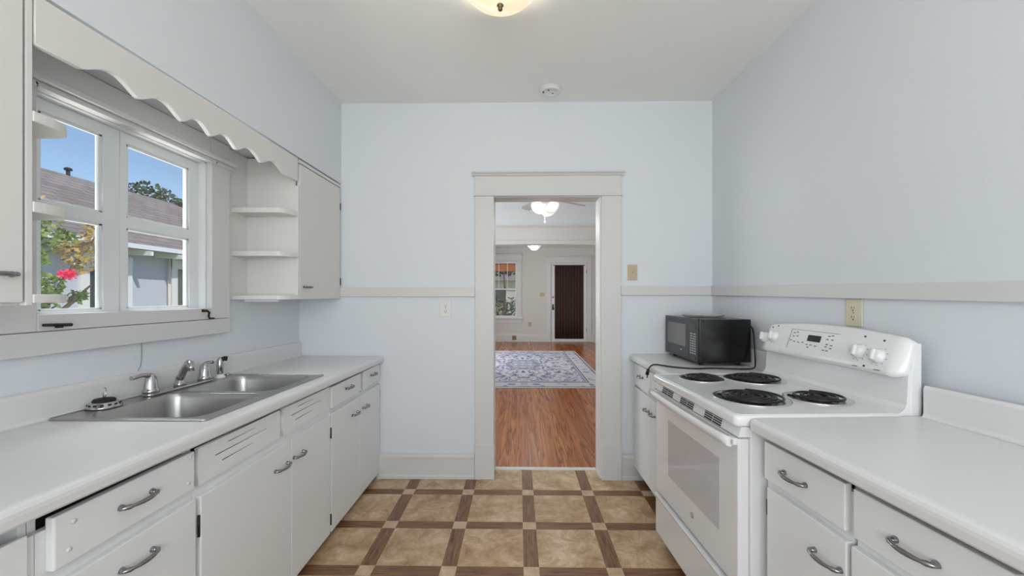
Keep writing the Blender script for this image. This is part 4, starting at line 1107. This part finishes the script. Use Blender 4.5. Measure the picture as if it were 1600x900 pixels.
# flowering shrub just outside the window
sh = thing('flowering_shrub', 'leafy shrub with crimson blossom outside the left window sash', 'shrub', (-3.35, 2.75, -.7))
br_ = [[(-3.35, 2.75, -.7), (-3.33, 2.76, .4), (-3.32, 2.82, 1.2), (-3.30, 3.00, 1.55), (-3.28, 3.20, 1.86)],
       [(-3.33, 2.76, .4), (-3.35, 2.70, 1.1), (-3.34, 2.74, 1.6), (-3.30, 2.80, 1.95)],
       [(-3.32, 2.80, 1.1), (-3.30, 3.0, 1.30), (-3.28, 3.14, 1.45)],
       [(-3.35, 2.75, .8), (-3.4, 2.5, 1.4), (-3.42, 2.35, 1.9)]]
mb = MB()
for q in br_: mb.tube(smoothpts(q, 1), [.022-.017*k/(len(smoothpts(q, 1))-1) for k in range(len(smoothpts(q, 1)))], 7)
part('stem', mb, BARK, sh)
mb = MB(); mo = MB()
for i, (y, z, r) in enumerate([(2.78, 1.90, .12), (2.82, 1.75, .11), (2.74, 1.62, .10), (2.76, 1.44, .13), (2.88, 1.44, .08), (2.84, 1.32, .08), (3.06, 1.36, .05), (2.72, 1.28, .12), (2.5, 1.6, .2), (2.4, 1.85, .18), (2.98, 1.80, .05)]):
    leaves(mb, (-3.31, y, z), (r, r, r*.9), int(420*r/.1*.35), .042, 30+i)
for i, (y, z, r) in enumerate([(3.02, 1.64, .09), (3.09, 1.73, .085), (3.16, 1.82, .07), (3.21, 1.89, .06), (2.97, 1.72, .07), (3.11, 1.60, .06), (2.74, 2.0, .06), (2.84, 1.98, .05)]):
    leaves(mo, (-3.29, y, z), (r, r, r), 48, .042, 60+i)
part('foliage', mb, LEAFG, sh); part('young_foliage', mo, LEAFO, sh, label='orange tinged young leaves')
mb = MB()
for i, (y, z, r) in enumerate([(2.92, 1.515, .032), (2.955, 1.528, .03), (2.97, 1.51, .024), (2.93, 1.50, .028)]): leaves(mb, (-3.25, y, z), (r, r, r*.8), 60, .022, 90+i, .2)
part('blossom', mb, PINK, sh, label='crimson blossom')

def tree(name, label, base, h, crowns, mat, seed, size=.3, n_=900, group=None, trunk=.28):
    t = thing(name, label, 'tree', base, 0, group)
    part('trunk', MB().tube([base, (base[0]+.1, base[1], base[2]+h*.5), (base[0], base[1]+.1, base[2]+h*.8)], [trunk, trunk*.7, trunk*.4], 10), BARK, t)
    mb = MB()
    for i, (dx, dy, dz, r) in enumerate(crowns): leaves(mb, (base[0]+dx, base[1]+dy, base[2]+dz), (r, r, r*.75), int(n_*r*r/3), size, seed+i)
    part('crown', mb, mat, t)
tree('shade_tree', 'dark green tree rising behind the neighbour roof, in the right window sash', (-14, 15.2, -.7), 6, [(0, 0, 5.1, 1.5), (.3, 1.5, 4.9, 1.3), (-.5, 2.8, 4.3, 1.3), (0, -1.3, 4.9, 1.2), (0, 4.3, 4.2, 1.5), (.5, -2.3, 4.3, 1.0)], LEAFD, 200, .17, 4200)
# view from the living room window
struct('porch_beam', MB().box(-4, 4, 13.72, 13.82, 2.46, 2.70).box(-3.1, -2.95, 13.70, 13.84, -.02, 2.46).box(2.95, 3.1, 13.70, 13.84, -.02, 2.46), PALEH)
bs_ = solo('porch_blind', MB().box(-1.6, .4, 13.75, 13.775, 2.19, 2.46), BAMBOO, 'orange bamboo blind rolled half down outside the far window', 'blind', .003)
struct('ground_porch', MB().box(-4, 4, FY+.16, 14.2, -.7, -.02), PALEH)
tree('garden_tree', 'slender tree on the lawn outside the far window', (-.75, 20, -.7), 4.5, [(0, 0, 4.6, 1.0), (.6, .3, 3.9, .7), (-.7, 0, 4.0, .7)], LEAFD, 300, .2, 900, trunk=.07)
tree('garden_tree', 'broad tree at the far side of the lawn outside the far window', (-3.4, 33, -.7), 6, [(0, 0, 5.2, 2.2), (2.0, 0, 4.8, 1.6), (-2, 0, 4.8, 1.8)], LEAFD, 330, .4, 900)
for i, (x, y, lab) in enumerate(((-.85, 15.4, 'mauve leafy bush nearest the far window, outside on the lawn'), (.35, 16.6, 'mauve bush outside the far window, furthest right of the three'), (-2.1, 16.6, 'mauve bush outside the far window, furthest left of the three'))):
    t = thing('garden_bush', lab, 'shrub', (x, y, -.7))
    mb = MB()
    for k in range(9):
        a = 2*PI*k/9+i; mb.tube([(x, y, -.7), (x+.15*math.cos(a), y+.15*math.sin(a), .2), (x+.42*math.cos(a), y+.4*math.sin(a), 1.0+.2*math.sin(3*a))], [.02, .014, .006], 6)
    part('stem', mb, BARK, t)
    mb = MB(); leaves(mb, (x, y, .25), (.52, .5, .75), 420, .06, 400+i, .3); part('foliage', mb, MAUVE, t)
fh = thing('distant_house', 'pale house across the street seen through the far window', 'house', (-4, 46, -.7))
part('wall', MB().box(-12, 3, 44, 50, -.7, 3.0), PALEH, fh)
part('roof', MB().prism([(43.4, 3.0), (50.6, 3.0), (47, 5.2)], -12.5, 3.5, 'yz'), SHING, fh)
for xx in (-9, -5.5, -2, .8):
    w_ = part('window', MB().box(xx-.7, xx+.7, 43.96, 44.0, .6, 2.2), SASH, fh); part('pane', MB().box(xx-.6, xx+.6, 43.94, 43.965, .7, 2.1), DGLASS, w_)
hg = thing('hedge', 'dark low hedge across the street seen through the far window', 'hedge', (-3, 40, -.7))
mb = MB()
for k in range(14): leaves(mb, (-9+k*.9, 40, .3), (.9, .7, .9), 160, .3, 500+k)
part('foliage', mb, LEAFD, hg)
